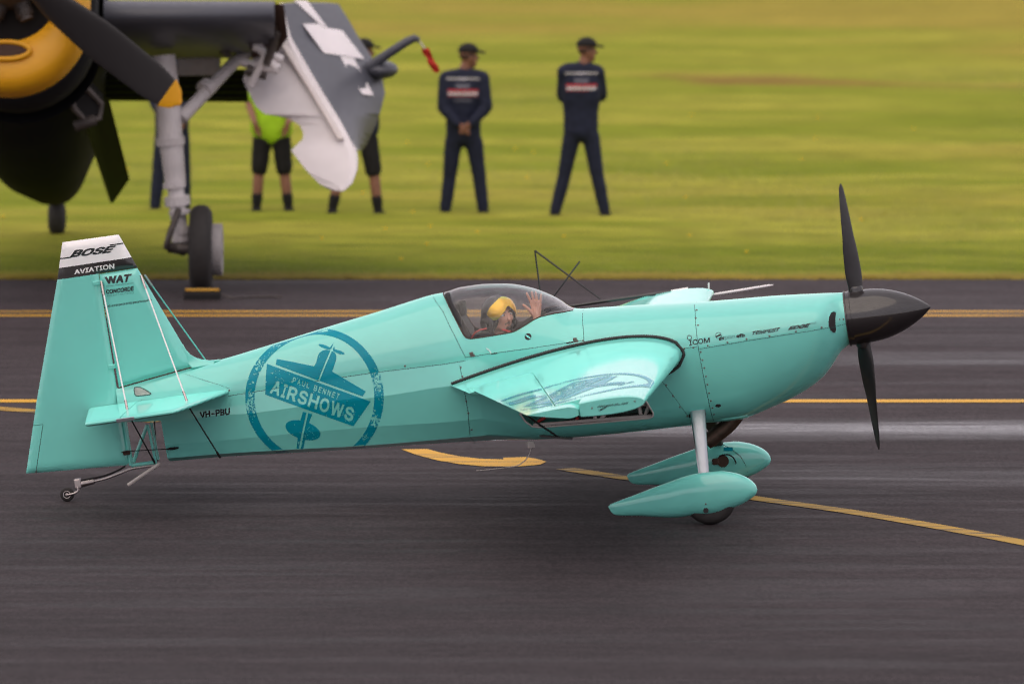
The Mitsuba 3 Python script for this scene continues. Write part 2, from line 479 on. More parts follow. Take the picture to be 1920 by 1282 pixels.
split_pts = [(0.061,1.151),(0.401,1.163),(0.661,1.168),(0.961,1.169)] + [(1.0, 1.157), (NOSE_X, 1.165)]
split = [(a, float(to_s(a, b, False))) for a, b in dense(split_pts, .03)]
cowl = Polygon(fw_line + [(NOSE_X, 1), (NOSE_X, 0)]).buffer(0)
upper = Polygon([(-.5, -.1), (-.5, split[0][1])] + split + [(NOSE_X + .1, split[-1][1]), (NOSE_X + .1, -.1)]).buffer(0)
part('upper_cowling', hull(cowl.intersection(upper).difference(intake), False, .025, .012), 'teal_paint', True)
lower_c = hull(cowl.difference(upper).difference(intake), False, .025, .012)
part('lower_cowling', lower_c, 'teal_paint', True)
ib = dense(INTAKE, .004, True)
ring = on_side(ib, -1, 0)
cen = ring.mean(0)


def intake_mesh(sd):
    r0 = ring * [1, -sd, 1]
    rr = [r0]
    for k, (sc, dy, dxx) in enumerate(((.97, .012, -.004), (.93, .035, -.015), (.85, .09, -.06), (.6, .12, -.10))):
        q = (ring - cen) * sc + cen + [dxx, dy, 0]
        rr.append(q * [1, -sd, 1])
    return loft(rr, True)


for sd in (-1, 1):
    k_ = part('air_intake', intake_mesh(sd), 'dark_interior', True)
    add(k_ + '__lip', tube(np.vstack([on_side(ib, sd, -.002), on_side(ib[:1], sd, -.002)]), .0045, 6), 'teal_paint', True, BODY)
# the cowling's air outlet under the firewall
OUT = [(0.016,0.605),(0.101,0.599),(0.194,0.597),(0.276,0.599),(0.314,0.603),(0.328,0.62)]
outlet = loft([np.c_[np.full(26, x), np.r_[w * np.cos(np.linspace(np.pi, 2 * np.pi, 24)), w * .98, -w * .98], np.r_[z + .03 + .03 * np.sin(np.linspace(np.pi, 2 * np.pi, 24)) ** 1, z + .09, z + .09]]
               for (x, z), w in zip(OUT, (.17, .20, .215, .215, .21, .19))])
part('cooling_outlet', outlet, 'teal_paint', 40)

# seams
seam([(-3.24,1.263),(-2.962,1.272),(-2.593,1.288),(-2.197,1.295),(-1.707,1.289),(-1.547,1.292)])
seam(XA[:1] + XA[1:])
seam(frame_bottom)
seam([(-0.717,1.501),(-0.712,1.449),(-0.709,1.375),(-0.712,1.312),(-0.707,1.238)])
seam([(-1.589,1.266),(-1.582,1.106),(-1.582,0.927),(-1.611,0.68)])
seam([(0.06,1.434),(0.066,1.394),(0.063,1.164),(0.069,0.98),(0.077,0.797),(0.08,0.623)])
seam(split_pts)
seam([(-0.052,1.169),(0.062,1.171)], .0016)
seam([(-0.225,0.978),(-0.15,0.841),(-0.082,0.698)], .0016)
seam([(-3.542,1.45),(-3.298,1.349),(-3.225,1.314)], .0012)
part('gear_slot', decal(Polygon([(-0.08,0.696),(-0.072,0.709),(0.039,0.706),(0.046,0.694),(0.035,0.671),(-0.078,0.681)]), .002, .01), 'seal_rubber', True)
screws = [(-1.584,1.251),(-1.581,1.188),(-1.582,1.014),(-1.581,0.93),(-1.582,0.809),(0.076,1.13),(0.079,1.072),(0.084,1.016),(0.086,0.957),(0.088,0.899),(0.09,0.839),(0.092,0.783),(0.094,0.732),(0.095,0.682),(0.08,1.309),(0.13,1.166),(0.268,1.17),(0.403,1.174),(0.561,1.175),(0.744,1.179),(0.92,1.178),(0.076,1.402),(0.068,1.355),(-0.033,1.168),(0.029,1.166),(-0.194,0.936),(-0.159,0.854),(-0.126,0.77),(-0.089,0.697),(-2.547,1.29),(-1.969,1.312),(-0.719,1.317),(-0.719,1.289),(-3.227,1.3),(1.041,1.201),(1.067,1.198)]


def dots(pts, r, side=-1, h=.003):
    out = []
    for p in on_side(pts, side, h - r * .75):
        out.append(ellipsoid(p, (r, r * .75, r), 1))
    return join(*out)


tag(part('screw_heads', join(dots(screws, .0078), dots(screws, .0078, 1)), 'screw_metal', True), kind='stuff')

# belly window with the frame tubes behind it
wl = dense(WINDOW, .02, True)
for sd in (-1, 1):
    k_ = part('belly_window', hull(window, False, .03, .012, -.006, 1.0, (sd,)), 'canopy_plastic', True)
    add(k_ + '__edge', tube(np.vstack([on_side(wl, sd, -.001), on_side(wl[:1], sd, -.001)]), .006, 6), 'pale_tube', True, BODY)
inner = Polygon([(-1.35, .2), (-1.35, .99), (.05, .99), (.05, .2)])
for a, b in (([(-1.153,-0.3,0.779)][0], [(-0.331,-0.3,0.731)][0]), ([(-0.72,-0.29,0.728)][0], [(-0.726,-0.29,0.838)][0]), ([(-0.704,-0.29,0.734)][0], [(-0.616,-0.29,0.822)][0]), ([(-0.405,-0.28,0.721)][0], [(-0.411,-0.28,0.83)][0]), ([(-0.386,-0.28,0.718)][0], [(-0.334,-0.28,0.819)][0])):
    for sd in (1, -1):
        part('frame_tube', tube([np.array(a) * [1, sd, 1], np.array(b) * [1, sd, 1]], .013, 8), 'pale_tube', True)
part('control_rod', tube([(-1.133,-0.25,0.789),(-1.069,-0.25,0.817)], .012, 8), 'red_plastic', True)
part('control_rod', tube([(-0.861,-0.25,0.755),(-0.845,-0.25,0.786)], .012, 8), 'red_plastic', True)
part('cable', tube(curve([(-1.135,-0.31,0.766),(-0.933,-0.3,0.748),(-0.749,-0.3,0.726),(-0.564,-0.3,0.715),(-0.395,-0.3,0.725),(-0.355,-0.3,0.746)]), .004, 6), 'black_cloth', True)
part('floor_panel', rbox((.95, .44, .02), .006, (-.45, 0, .74)), 'dark_interior')
part('bulkhead', rbox((.02, .48, .46), .006, (-1.28, 0, 1.06)), 'dark_interior')
part('bulkhead', rbox((.02, .56, .50), .006, (.05, 0, 1.00)), 'dark_interior')

# the emblem on the side
def distress(g, spots, seed):
    """Takes ragged flecks out of a print, as worn lettering film loses them: spots are (x, y, radius x, radius y, count, size)."""
    rng = np.random.default_rng(seed)
    fl = []
    for cx, cy, rx, ry, n, sz in spots:
        for _ in range(n):
            x, y = cx + rng.normal() * rx * .55, cy + rng.normal() * ry * .55
            a0 = rng.uniform(0, 6.28)
            k = rng.integers(5, 8)
            ang = np.sort(rng.uniform(0, 6.28, k))
            r = sz * rng.uniform(.25, 1.0) * rng.uniform(.5, 1.2, k)
            st = rng.uniform(.4, 1.0)
            fl.append(affinity.rotate(Polygon(np.c_[x + r * np.cos(ang), y + st * r * np.sin(ang)]).buffer(0), math.degrees(a0)))
    return g.difference(unary_union(fl))


def spaced(text, widths, gap, quad, fat):
    """Condensed capitals, each squeezed into its own cell, with open spacing."""
    x, out = 0.0, []
    for ch, w in zip(text, widths):
        if ch != ' ':
            g = lettering(ch, True).buffer(fat)
            x0, y0, x1, y1 = g.bounds
            out.append(affinity.affine_transform(g, [w / (x1 - x0), 0, 0, 1 / (y1 - y0), x - x0 * w / (x1 - x0), -y0 / (y1 - y0)]))
        x += w + gap
    return to_quad(unary_union(out), quad)


def emblem(words=True):
    """The round emblem in its own plane, y up, some 1100 units across (an aeroplane over a name board, in a ring)."""
    E = lambda pts: Polygon([(x, -y) for x, y in pts])
    el = lambda cx, cy, rx, ry, rot=0: affinity.rotate(affinity.scale(Point(cx, -cy).buffer(1, 64), rx, ry), -rot)
    ring_ = el(677, 700, 563, 552).difference(el(677, 700, 488, 502))
    board = E([(283, 433), (1135, 738), (990, 935), (277, 680)])
    wing_ = E([(362, 395), (500, 420), (672, 455), (688, 428), (700, 370), (712, 345), (735, 328), (765, 322), (800, 326), (835, 345), (850, 368), (850, 400), (836, 450), (820, 497), (1095, 656), (1070, 696), (715, 570), (357, 440)])
    nose = E([(785, 312), (822, 268), (836, 322)])
    prop = unary_union([el(748, 297, 52, 13, 20), el(868, 340, 50, 13, 18)])
    tail_ = unary_union([E([(585, 818), (660, 838), (632, 905), (575, 1118), (522, 1112), (560, 900)]), el(581, 966, 145, 72, 17)])
    gap = LineString([(832, -262), (712, -572)]).buffer(7)
    gap2 = LineString([(622, -822), (545, -1125)]).buffer(8)
    if words:
        a = spaced('AIRSHOWS', [1, .42, 1, .95, 1, 1.0, 1.3, .95], .16, [(310, -668), (985, -902), (1008, -792), (345, -562)], .03)
        b = spaced('PAUL BENNET', [1, 1, 1, .85, .45, 1, .85, 1, 1, .85, .85], .42, [(496, -584), (872, -722), (888, -676), (504, -540)], .02)
        board = board.difference(a).difference(b)
    g = unary_union([ring_, board, wing_.difference(gap), nose.difference(gap), prop, tail_.difference(gap2)])
    spots = [(1195, -590, 45, 110, 170, 15), (160, -760, 45, 120, 150, 15), (215, -440, 55, 80, 60, 15), (1165, -880, 40, 60, 70, 15), (1085, -1020, 40, 40, 25, 12), (960, -870, 120, 60, 40, 10), (400, -560, 120, 110, 40, 10), (620, -1000, 90, 40, 40, 8), (560, -1080, 25, 40, 40, 8), (700, -700, 450, 450, 90, 9), (770, -370, 60, 60, 18, 6), (330, -330, 60, 50, 30, 10)]
    return distress(g, spots, 5).buffer(0)


EMB = emblem()
# its square's corners in side view (lower left, lower right, upper left) on the plane y = -0.3
EQ = np.array([(-3.258,1.008),(-2.395,0.888),(-3.126,1.868)])


def emblem_place(c):
    """Emblem units to side view, allowing for how the rounded deck turns away."""
    c = np.asarray(c, float)
    p = EQ[2] + (EQ[1] - EQ[0]) * c[:, :1] / 1000 + (EQ[2] - EQ[0]) * c[:, 1:2] / 1000
    z = p[:, 1].copy()
    for _ in range(12):
        zz = np.minimum(z, top_z(p[:, 0]) - .002)
        z = .5 * z + .5 * (p[:, 1] - .118 * (.3 - side_y(p[:, 0], zz)))
    return np.c_[p[:, 0], z]


xx = np.linspace(-3.4, -1.6, 60)
hull_side = Polygon(np.r_[np.c_[xx, top_z(xx) - .006], np.c_[xx, f3_z(xx) - .03][::-1]])
emb = shapely.transform(shapely.segmentize(EMB, 12), emblem_place).buffer(0).intersection(hull_side)
part('emblem', decal(emb, .0025, .02), 'emblem_blue', 4)
tag(PL + 'emblem', 'worn dark blue round emblem of an aeroplane over a name board')


def words(name, text, quad, bsdf='print_black', bold=True, shear=0.0, put=decal, off=.0025, fat=0.0):
    g = to_quad(lettering(text, bold, 1, shear).buffer(fat), quad)
    return part(name, put(g, off), bsdf, True)


words('registration_lettering', 'VH-PBU', [(-3.462,1.135),(-3.247,1.134),(-3.24,1.181),(-3.461,1.178)], fat=.035)
words('cowling_lettering', 'ICOM', [(0.004,1.183),(0.148,1.187),(0.15,1.221),(0.007,1.221)], bold=False, fat=.02)
oc = [(0.011,1.238)][0]
part('cowling_lettering', decal(Point(oc).buffer(.0165).difference(Point(oc).buffer(.0125)), .0025), 'print_black', True)
words('cowling_lettering', 'av', [(0.212,1.191),(0.251,1.192),(0.253,1.214),(0.214,1.212)], fat=.04)
words('cowling_lettering', 'plan', [(0.254,1.188),(0.323,1.19),(0.327,1.218),(0.257,1.216)], 'print_grey', False)
words('cowling_lettering', 'efb', [(0.333,1.192),(0.394,1.193),(0.396,1.218),(0.335,1.217)], fat=.05)
oc = [(0.213,1.225)][0]
part('cowling_lettering', decal(Point(oc).buffer(.021).difference(Point(oc).buffer(.0185)).union(LineString([(oc[0] - .013, oc[1] - .004), (oc[0] + .012, oc[1] + .003)]).buffer(.005)), .0025), 'print_black', True)
tg = to_quad(lettering('TEMPEST', True, 1.1, .2).buffer(.05), [(0.441,1.197),(0.636,1.198),(0.642,1.224),(0.45,1.222)])
b0 = tg.bounds
tg = tg.difference(unary_union([LineString([(b0[0] - .1, b0[1] + k * .012 - .03), (b0[2] + .1, b0[1] + k * .012)]).buffer(.0012) for k in range(12)]))
part('cowling_lettering', decal(tg, .0025), 'print_black', True)
words('cowling_lettering', 'EDGE', [(0.693,1.197),(0.842,1.196),(0.855,1.221),(0.705,1.22)], shear=.25, fat=.05)
words('cowling_lettering', '540', [(0.858,1.213),(0.888,1.212),(0.891,1.222),(0.86,1.223)], 'print_grey')

# small fittings on the side
vent = [(-1.091,1.398)][0]
part('vent', decal(Point(vent).buffer(.023), .002, .006), 'dark_interior', True)
part('vent__flap', decal(affinity.rotate(affinity.scale(Point(vent).buffer(.022), 1, .30), -42), .004, .006), 'teal_paint', True)
oil = [(0.136,0.74)][0]
part('drain_hole', decal(affinity.scale(Point(oil).buffer(.016), 1.2, .75), .002, .006), 'dark_interior', True)
for a in ([(-1.497,1.335)][0], [(-0.773,1.335)][0]):
    for sd in (-1, 1):
        q = on_side([a], sd, .004)[0]
        part('latch', join(rbox((.026, .010, .022), .003, q), rbox((.03, .008, .016), .002, q + [.006, 0, -.014])), 'screw_metal')
hnd = [(-1.389,1.358),(-1.372,1.344),(-1.363,1.325),(-1.365,1.317)]
part('canopy_handle', tube(on_side(hnd, -1, .006), .004, 6), 'print_white', True)
part('canopy_slot', tube(on_side([(-1.361,1.315),(-1.32,1.316)], -1, .001), .0042, 6), 'seal_rubber', True)
part('canopy_slot', tube(on_side([(-0.834,1.318),(-0.786,1.319)], -1, .001), .005, 6), 'seal_rubber', True)
tw = [(-3.908,1.397),(-3.891,1.401),(-3.864,1.395),(-3.83,1.377),(-3.792,1.347),(-3.791,1.342),(-3.811,1.338),(-3.893,1.339),(-3.906,1.347),(-3.909,1.368)]
part('tail_window', decal(Polygon(tw).buffer(.002), .002), 'window_pane', True)
tb = dense(tw, .01, True)
part('tail_window__edge', tube(np.vstack([on_side(tb, -1, .001), on_side(tb[:1], -1, .001)]), .0035, 6), 'seam_dark', True)
part('stab_slot', decal(Polygon([(-3.89,1.301),(-3.874,1.307),(-3.796,1.302),(-3.801,1.295),(-3.864,1.296),(-3.879,1.294)]), .002, .006), 'seal_rubber', True)

# ---------------------------------------------------------------- wings


def foil_ring(y, c0, c1, n=26, dz=0.0, k=1.0):
    """A ring of the wing's section at y between two chord fractions."""
    q = c0 + (c1 - c0) * (1 - np.cos(np.linspace(0, np.pi, n))) / 2
    h = foil_half(q, wing_t(y)) * k
    L = wing_le(y) - wing_te(y)
    x = wing_le(y) - q * L
    up = np.c_[x, np.full(n, y), wing_mid(y) + h * L + dz]
    lo = np.c_[x, np.full(n, y), wing_mid(y) - h * L + dz]
    return np.vstack([up, lo[::-1][1:-1] if c1 >= .999 and c0 <= .001 else (lo[::-1][:-1] if c0 <= .001 else lo[::-1])])


Y_IN, Y_OUT, Y_TIP = 1.24, 3.50, 3.70
HINGE_IN, HINGE_OUT = -1.015, -0.675
HORN_X = -0.505


def hinge_x(y): return HINGE_IN + (HINGE_OUT - HINGE_IN) * (abs(y) - Y_IN) / (Y_OUT - Y_IN)


def frac(y, x): return (wing_le(y) - x) / (wing_le(y) - wing_te(y))


def wing_mesh(sd):
    ms = []
    for ys, end in ((np.linspace(.30, Y_IN, 8), None), (np.linspace(Y_IN, Y_OUT, 14), 'hinge'), (np.array([Y_OUT, 3.56, 3.62, 3.66, 3.685, Y_TIP]), 'horn')):
        rings = []
        for y in ys:
            c1 = 1.0 if end is None else frac(y, (hinge_x(y) + .006) if end == 'hinge' else HORN_X + .006)
            r = foil_ring(y, 0, c1, 30, 0, 1.0 if y < 3.65 else 1 - .35 * ((y - 3.65) / .05) ** 2 * .4)
            rings.append(r * [1, sd, 1])
        ms.append(loft(rings))
    return join(*ms)


def aileron_mesh(sd):
    rings = []
    ys = np.linspace(Y_IN + .012, Y_OUT - .006, 12)
    for y in ys:
        rings.append(foil_ring(y, frac(y, hinge_x(y) - .004), 1.0, 20))
    a = loft(rings)
    rings = []
    for y in (Y_OUT - .006 + .012, 3.56, 3.62, 3.66, 3.685, Y_TIP):
        c0 = frac(y, HORN_X - .004)
        r = foil_ring(y, c0, 1.0, 24)
        f = np.clip((HORN_X - r[:, 0]) / .07, 0, 1)
        r[:, 2] = wing_mid(y) + (r[:, 2] - wing_mid(y)) * (.25 + .75 * np.sqrt(f)) * (1 if y < 3.66 else .92)
        rings.append(r)
    m = join(a, loft(rings))
    v = m.vertices.copy()
    hx = hinge_x(v[:, 1])
    ang = math.radians(-4.5) * sd * -1 if sd > 0 else math.radians(-4.5)
    dx, dz = v[:, 0] - hx, v[:, 2] - wing_mid(v[:, 1])
    v[:, 0], v[:, 2] = hx + dx * math.cos(ang) - dz * math.sin(ang), wing_mid(v[:, 1]) + dx * math.sin(ang) + dz * math.cos(ang)
    m.vertices = v * [1, sd, 1]
    if sd < 0:
        m.invert()
    return m


for sd in (-1, 1):
    w = wing_mesh(sd)
    if sd < 0:
        w.invert()
    wk_ = part('wing', w, 'teal_paint', 35)
    add(wk_ + '__aileron', aileron_mesh(sd), 'teal_paint', 35, BODY)
    c = np.linspace(0, 1, 40)
    yr = half_w(wing_le(.38) - c * 1.616) + .006 + .024 * np.clip((c - .68) / .16, 0, 1)
    xr = wing_le(.38) + .012 - c * 1.62
    zr = 1.138 + (foil_half(c, .195) * 1.616 + .012)
    lo = np.c_[xr[:9], sd * yr[:9], 2 * 1.138 - zr[:9]]
    add(wk_ + '__root_seal', tube(np.vstack([lo[::-1], np.c_[xr, sd * yr, zr]]), .0105, 8), 'seal_rubber', True, BODY)


def on_wing(g, off=.002, step=.03, ail=False):
    """Flat print laid on top of the right wing from an outline in plan (x, y)."""
    V, Fs = patch(g, step, step)
    z = wing_z(V[:, 0], V[:, 1], 1) + off
    if ail:
        dx = V[:, 0] - hinge_x(V[:, 1])
        z = z + np.sin(math.radians(-4.5)) * dx
    return trimesh.Trimesh(np.c_[V, z], Fs, process=False)


er = .62 / 563
emw = affinity.affine_transform(EMB, [0, er, -er * .93, 0, -.66, -2.86 + 677 * er * .93])
emw = affinity.translate(emw, 700 * er, 0)
ahead = Polygon([(.2, -.5)] + [(hinge_x(y) + .008, y) for y in np.linspace(-1, -3.5, 20)] + [(HORN_X + .01, -3.5), (HORN_X + .01, -3.9), (.2, -3.9)])
chordwise = Polygon([(wing_le(y) - .008, y) for y in np.linspace(-.5, -3.69, 10)] + [(wing_te(y) + .02, y) for y in np.linspace(-3.69, -.5, 10)])
behind = Polygon([(-2, -1.26)] + [(hinge_x(y) - .008, y) for y in np.linspace(-1.26, -3.48, 20)] + [(-2, -3.48)])
part('wing__emblem', on_wing(emw.intersection(ahead).intersection(chordwise)), 'emblem_blue', True)
part('wing__emblem', on_wing(emw.intersection(behind).intersection(chordwise), .003, .03, True), 'emblem_blue', True)
# lettering on the tip's end face
tipq = [(-0.386,-3.704,1.175),(-0.184,-3.704,1.172),(-0.182,-3.704,1.184),(-0.384,-3.704,1.187)]


def on_tip(g, off=0):
    V, Fs = patch(g, .02, .02)
    return trimesh.Trimesh(np.c_[V[:, 0], np.full(len(V), -3.704), V[:, 1]], Fs, process=False)


part('wing__lettering', on_tip(to_quad(lettering('AERO REFUELLERS', True), [(p[0], p[2]) for p in tipq])), 'print_black', True)
part('wing__lettering', on_tip(Polygon([(p[0], p[2]) for p in [(-0.38,-3.704,1.153),(-0.365,-3.704,1.164),(-0.346,-3.704,1.169),(-0.313,-3.704,1.185),(-0.329,-3.704,1.168),(-0.351,-3.704,1.161),(-0.359,-3.704,1.156)]])), 'print_black', True)
tag(part('wing__screws', join(*[ellipsoid(q, (.006, .003, .006), 1) for q in [(-0.419,-3.701,1.177),(-0.139,-3.701,1.183)]]), 'screw_metal', True), kind='stuff')
# the spade hung under the aileron
part('wing__spade', join(tube([(-0.932,-2.9,1.12),(-0.849,-2.9,1.037),(-0.736,-2.9,0.936)], .016, 8, .45),
                           loft([np.array([(-0.855,-2.99,0.967),(-0.844,-2.99,0.974),(-0.638,-2.99,0.927),(-0.643,-2.99,0.918)]), np.array([(-0.872,-2.81,0.957),(-0.86,-2.81,0.964),(-0.654,-2.81,0.917),(-0.659,-2.81,0.909)])])), 'black_paint')
# the far wing tip's sighting frame and the boom
part('sight_boom', tube([(-1.152,3.66,1.221),(-0.822,3.66,1.225),(-0.389,3.66,1.226)], [.011, .013, .014], 8), 'black_paint', True)
SIGHT = [(-1.347,3.66,1.669),(-0.916,3.66,1.244),(-1.354,3.66,1.324),(-1.028,3.66,1.543),(-1.268,3.66,1.304)]
part('sight_rod', tube([SIGHT[0], SIGHT[1]], .0065, 6), 'black_paint', True)
part('sight_rod', tube([SIGHT[0], SIGHT[2]], .0065, 6), 'black_paint', True)
part('sight_rod', tube([SIGHT[3], SIGHT[4]], .0065, 6), 'black_paint', True)
part('sight_bracket', tube([(-0.406,3.68,1.225),(-0.261,3.68,1.229)], .012, 6), 'print_white', True)
part('tip_pin', tube([(-0.107,3.66,1.205),(-0.101,3.66,1.252)], .007, 6), 'print_white', True)
part('probe', tube([(-0.09,3.66,1.158),(0.131,3.66,1.163),(0.331,3.66,1.169),(0.371,3.66,1.169)], [.011, .011, .009, .004], 8), 'print_white', True)
# antenna wire under the belly
part('antenna', join(rbox((.05, .02, .05), .008, [(-1.211,-0.1,0.628)][0]), tube(curve([(-1.208,-0.1,0.621),(-1.227,-0.1,0.571),(-1.272,-0.1,0.52),(-1.344,-0.1,0.493),(-1.494,-0.1,0.495),(-1.613,-0.1,0.5)]), .0035, 6)), 'pale_tube', True)

# ---------------------------------------------------------------- tail


def slab(poly, half, step=.025, swap=False, mid=None, rim=None):
    """A plate over an outline in a plane, thick by half(points), edges closed. swap: the outline is (x, y) and thickness is along z."""
    V, Fs = patch(poly, step, step)
    h = half(V)
    lift = np.zeros(len(V)) if mid is None else mid(V)

    def put(s):
        return np.c_[V, lift + s * h] if swap else np.c_[V[:, 0], s * h, V[:, 1]]
    n = len(V)
    e = np.sort(np.vstack([Fs[:, [0, 1]], Fs[:, [1, 2]], Fs[:, [2, 0]]]), axis=1)
    d = np.vstack([Fs[:, [0, 1]], Fs[:, [1, 2]], Fs[:, [2, 0]]])
    _, inv, cnt = np.unique(e, axis=0, return_inverse=True, return_counts=True)
    b = d[cnt[inv.ravel()] == 1]
    F2 = np.vstack([Fs, Fs[:, ::-1] + n, np.c_[b[:, 1], b[:, 0], b[:, 0] + n], np.c_[b[:, 1], b[:, 0] + n, b[:, 1] + n]])
    m = trimesh.Trimesh(np.vstack([put(1), put(-1)]), F2, process=False)
    if m.volume < 0:
        m.invert()
    return m


def rounded(poly, t, r, least=.004):
    edge = poly.exterior

    def half(V):
        d = shapely.distance(edge, shapely.points(V))
        return least + (t - least) * np.sqrt(np.clip(1 - (1 - np.clip(d / r, 0, 1)) ** 2, 0, 1))
    return half


HT = (184, 513.5)
fin_p = Polygon([(-4.035,2.215),(-3.763,2.22),(-3.529,1.646),(-3.49,1.482),(-4.019,1.411)])
rud_p = Polygon([(-4.257,2.471),(-4.056,2.47),(-3.857,2.469),(-3.762,2.223),(-4.039,2.22),(-4.032,0.884),(-4.047,0.865),(-4.689,0.9),(-4.76,0.906),(-4.606,1.403),(-4.332,2.219)])
white_p = Polygon([(-4.289,2.681),(-3.547,2.575),(-3.637,2.3),(-3.788,2.301),(-4.311,2.298),(-4.501,2.296)])
band_p = Polygon([(-4.501,2.296),(-4.311,2.298),(-3.788,2.301),(-3.627,2.301),(-3.601,2.224),(-3.763,2.222),(-4.332,2.219),(-4.551,2.218)])
tab_p = Polygon([(-4.742,1.243),(-4.652,1.232),(-4.587,1.23),(-4.691,0.896),(-4.833,0.904)])
rh, fh = rounded(rud_p, .030, .07), rounded(fin_p, .038, .075)
part('fin', slab(fin_p, fh), 'teal_paint', 40)
part('rudder', slab(rud_p.difference(white_p).difference(band_p).difference(tab_p.buffer(.004)), rh), 'teal_paint', 40)
part('rudder__tab', slab(rud_p.intersection(tab_p), rh), 'teal_paint', 40)
tag(part('rudder__cap', slab(rud_p.intersection(white_p), rh), 'white_paint', 40), 'white top of the rudder with black lettering')
tag(part('rudder__band', slab(rud_p.intersection(band_p).difference(white_p), rh), 'black_paint', 40), 'black band under the white top with white lettering')
fil = Polygon([(-3.554,1.672),(-3.527,1.646),(-3.514,1.61),(-3.489,1.572),(-3.456,1.545),(-3.413,1.525),(-3.363,1.511),(-3.287,1.506),(-3.356,1.478),(-3.491,1.467),(-3.513,1.515)]).buffer(0)
part('fin__fillet', slab(fil, lambda V: .012 + .10 * np.clip((top_z(V[:, 0]) + .05 - V[:, 1]) / .1, 0, 1) ** 2), 'teal_paint', True)


def on_fin(half):
    def put(g, off=.002):
        V, Fs = patch(g, .02, .02)
        return trimesh.Trimesh(np.c_[V[:, 0], -half(V) - off, V[:, 1]], Fs, process=False)
    return put


fp, rp = on_fin(fh), on_fin(rh)
words('rudder__lettering', 'BOSE', [(-4.22,2.36),(-3.907,2.354),(-3.882,2.399),(-4.196,2.409)], shear=.3, put=rp, fat=.045)
part('rudder__lettering', rp(unary_union([LineString([(-4.287,2.362),(-4.213,2.361)]).buffer(.004), LineString([(-3.922,2.407),(-3.836,2.406)]).buffer(.004)])), 'print_black', True)
words('rudder__lettering', 'AVIATION', [(-4.203,2.24),(-3.919,2.24),(-3.915,2.277),(-4.198,2.272)], 'print_white', True, put=rp, fat=.02)
words('fin__lettering', 'WAT', [(-3.984,2.142),(-3.823,2.135),(-3.802,2.189),(-3.997,2.193)], shear=.1, put=fp, fat=.05)
words('fin__lettering', 'CONCORDE', [(-4.004,2.073),(-3.807,2.069),(-3.802,2.101),(-3.999,2.103)], put=fp, fat=.03)
words('fin__lettering', 'AIRCRAFT BATTERIES', [(-4.003,2.054),(-3.806,2.051),(-3.804,2.063),(-4.001,2.065)], 'print_grey', False, put=fp)
words('fin__lettering', '2023 AUSTRALIAN UNLIMITED AEROBATIC CHAMPION', [(-4.011,1.98),(-3.694,1.982),(-3.691,1.995),(-4.008,1.994)], put=fp)
part('fin__lettering', fp(LineString([(-3.994,2.127),(-3.802,2.123)]).buffer(.002)), 'print_grey', True)
part('rudder__hinge', rbox((.05, .075, .028), .004, [(-4.059,0,2.158)][0]), 'teal_paint')
part('rudder__hinge', rbox((.05, .075, .028), .004, [(-4.043,0,1.565)][0]), 'teal_paint')
part('rudder__hinge', rbox((.05, .06, .03), .004, [(-4.033,0,0.953)][0]), 'rust_dark')
part('fin__seam', tube([(a, -.047, b) for a, b in [(-4.017,1.412),(-3.753,1.449),(-3.486,1.484)]], .005, 6), 'rust_dark', True)
tabl = [(-4.584,1.232),(-4.687,0.902)]
part('rudder__tab_hinge', tube([(a, -.018, b) for a, b in tabl], .0045, 6), 'rust_dark', True)

STAB_Z = 1.291
stab_o = [(-3.225, -.10), (-3.235, -.2), (-3.475, -1.11), (-3.505, -1.15), (-4.10, -1.16), (-4.112, -1.145), (-4.245, -.05)]
for sd in (-1, 1):
    o = [(a, -sd * b) for a, b in stab_o]
    sp = Polygon(o)
    cut = Polygon([(-3.885, sd * 0.0), (-3.895, sd * 0.0), (-3.865, sd * 1.3), (-3.855, sd * 1.3)])
    st = Polygon([(-3.0, 0), (-3.888, 0), (-3.860, sd * 1.3), (-3.0, sd * 1.3)])
    el_ = Polygon([(-5, 0), (-3.893, 0), (-3.865, sd * 1.3), (-5, sd * 1.3)])
    sh = rounded(sp, .017, .035, .005)
    mid_ = lambda V: np.full(len(V), STAB_Z)
    part('stabilizer', slab(sp.intersection(st), sh, .03, True, mid_), 'teal_paint', 40)
    part('elevator', slab(sp.intersection(el_).difference(box(-5, -.03, -4.03, .03)), sh, .03, True, lambda V: STAB_Z + .0 * V[:, 0]), 'teal_paint', 40)
part('stab_bracket', rbox((.125, .012, .026), .003, [(-3.828,-1.165,1.289)][0]), 'aluminium')
W1, W2 = np.array([(-3.888,-0.62,1.292)][0]), np.array([(-3.471,-0.6,1.298)][0])
F1_, F2_ = np.array([(-4.023,-0.04,2.157)][0]), np.array([(-3.741,-0.02,2.157)][0])
L1, L2 = np.array([(-3.84,-0.07,0.862)][0]), np.array([(-3.369,-0.14,0.843)][0])
for sd in (1, -1):
    fl = np.array([1, sd, 1])
    for F_, W_ in (((F1_, W1), (F2_, W2)) if sd > 0 else ((F1_, W1), (F2_ + [.02, 0, 0], W2 + [.075, 0, .02]))):
        part('brace_wire', tube([F_ * fl, W_ * fl], .0055, 6), 'print_white' if sd > 0 else 'teal_paint', True)
        d = (W_ - F_) / np.linalg.norm(W_ - F_)
        part('wire_fork', tube([(F_ - d * .01) * fl, (F_ + d * .10) * fl], .0095, 6), 'steel', True)
        part('wire_fork', tube([(W_ - d * .09) * fl, (W_ + d * .01) * fl], .0095, 6), 'steel', True)
    for W_, L_ in ((W1, L1), (W2, L2)):
        q = W_.copy()
        q[2] = STAB_Z - .015
        part('brace_wire', tube([q * fl, L_ * fl], .0055, 6), 'seal_rubber', True)
        d = (L_ - q) / np.linalg.norm(L_ - q)
        part('wire_fork', tube([(L_ - d * .06) * fl, L_ * fl], .009, 6), 'seal_rubber', True)

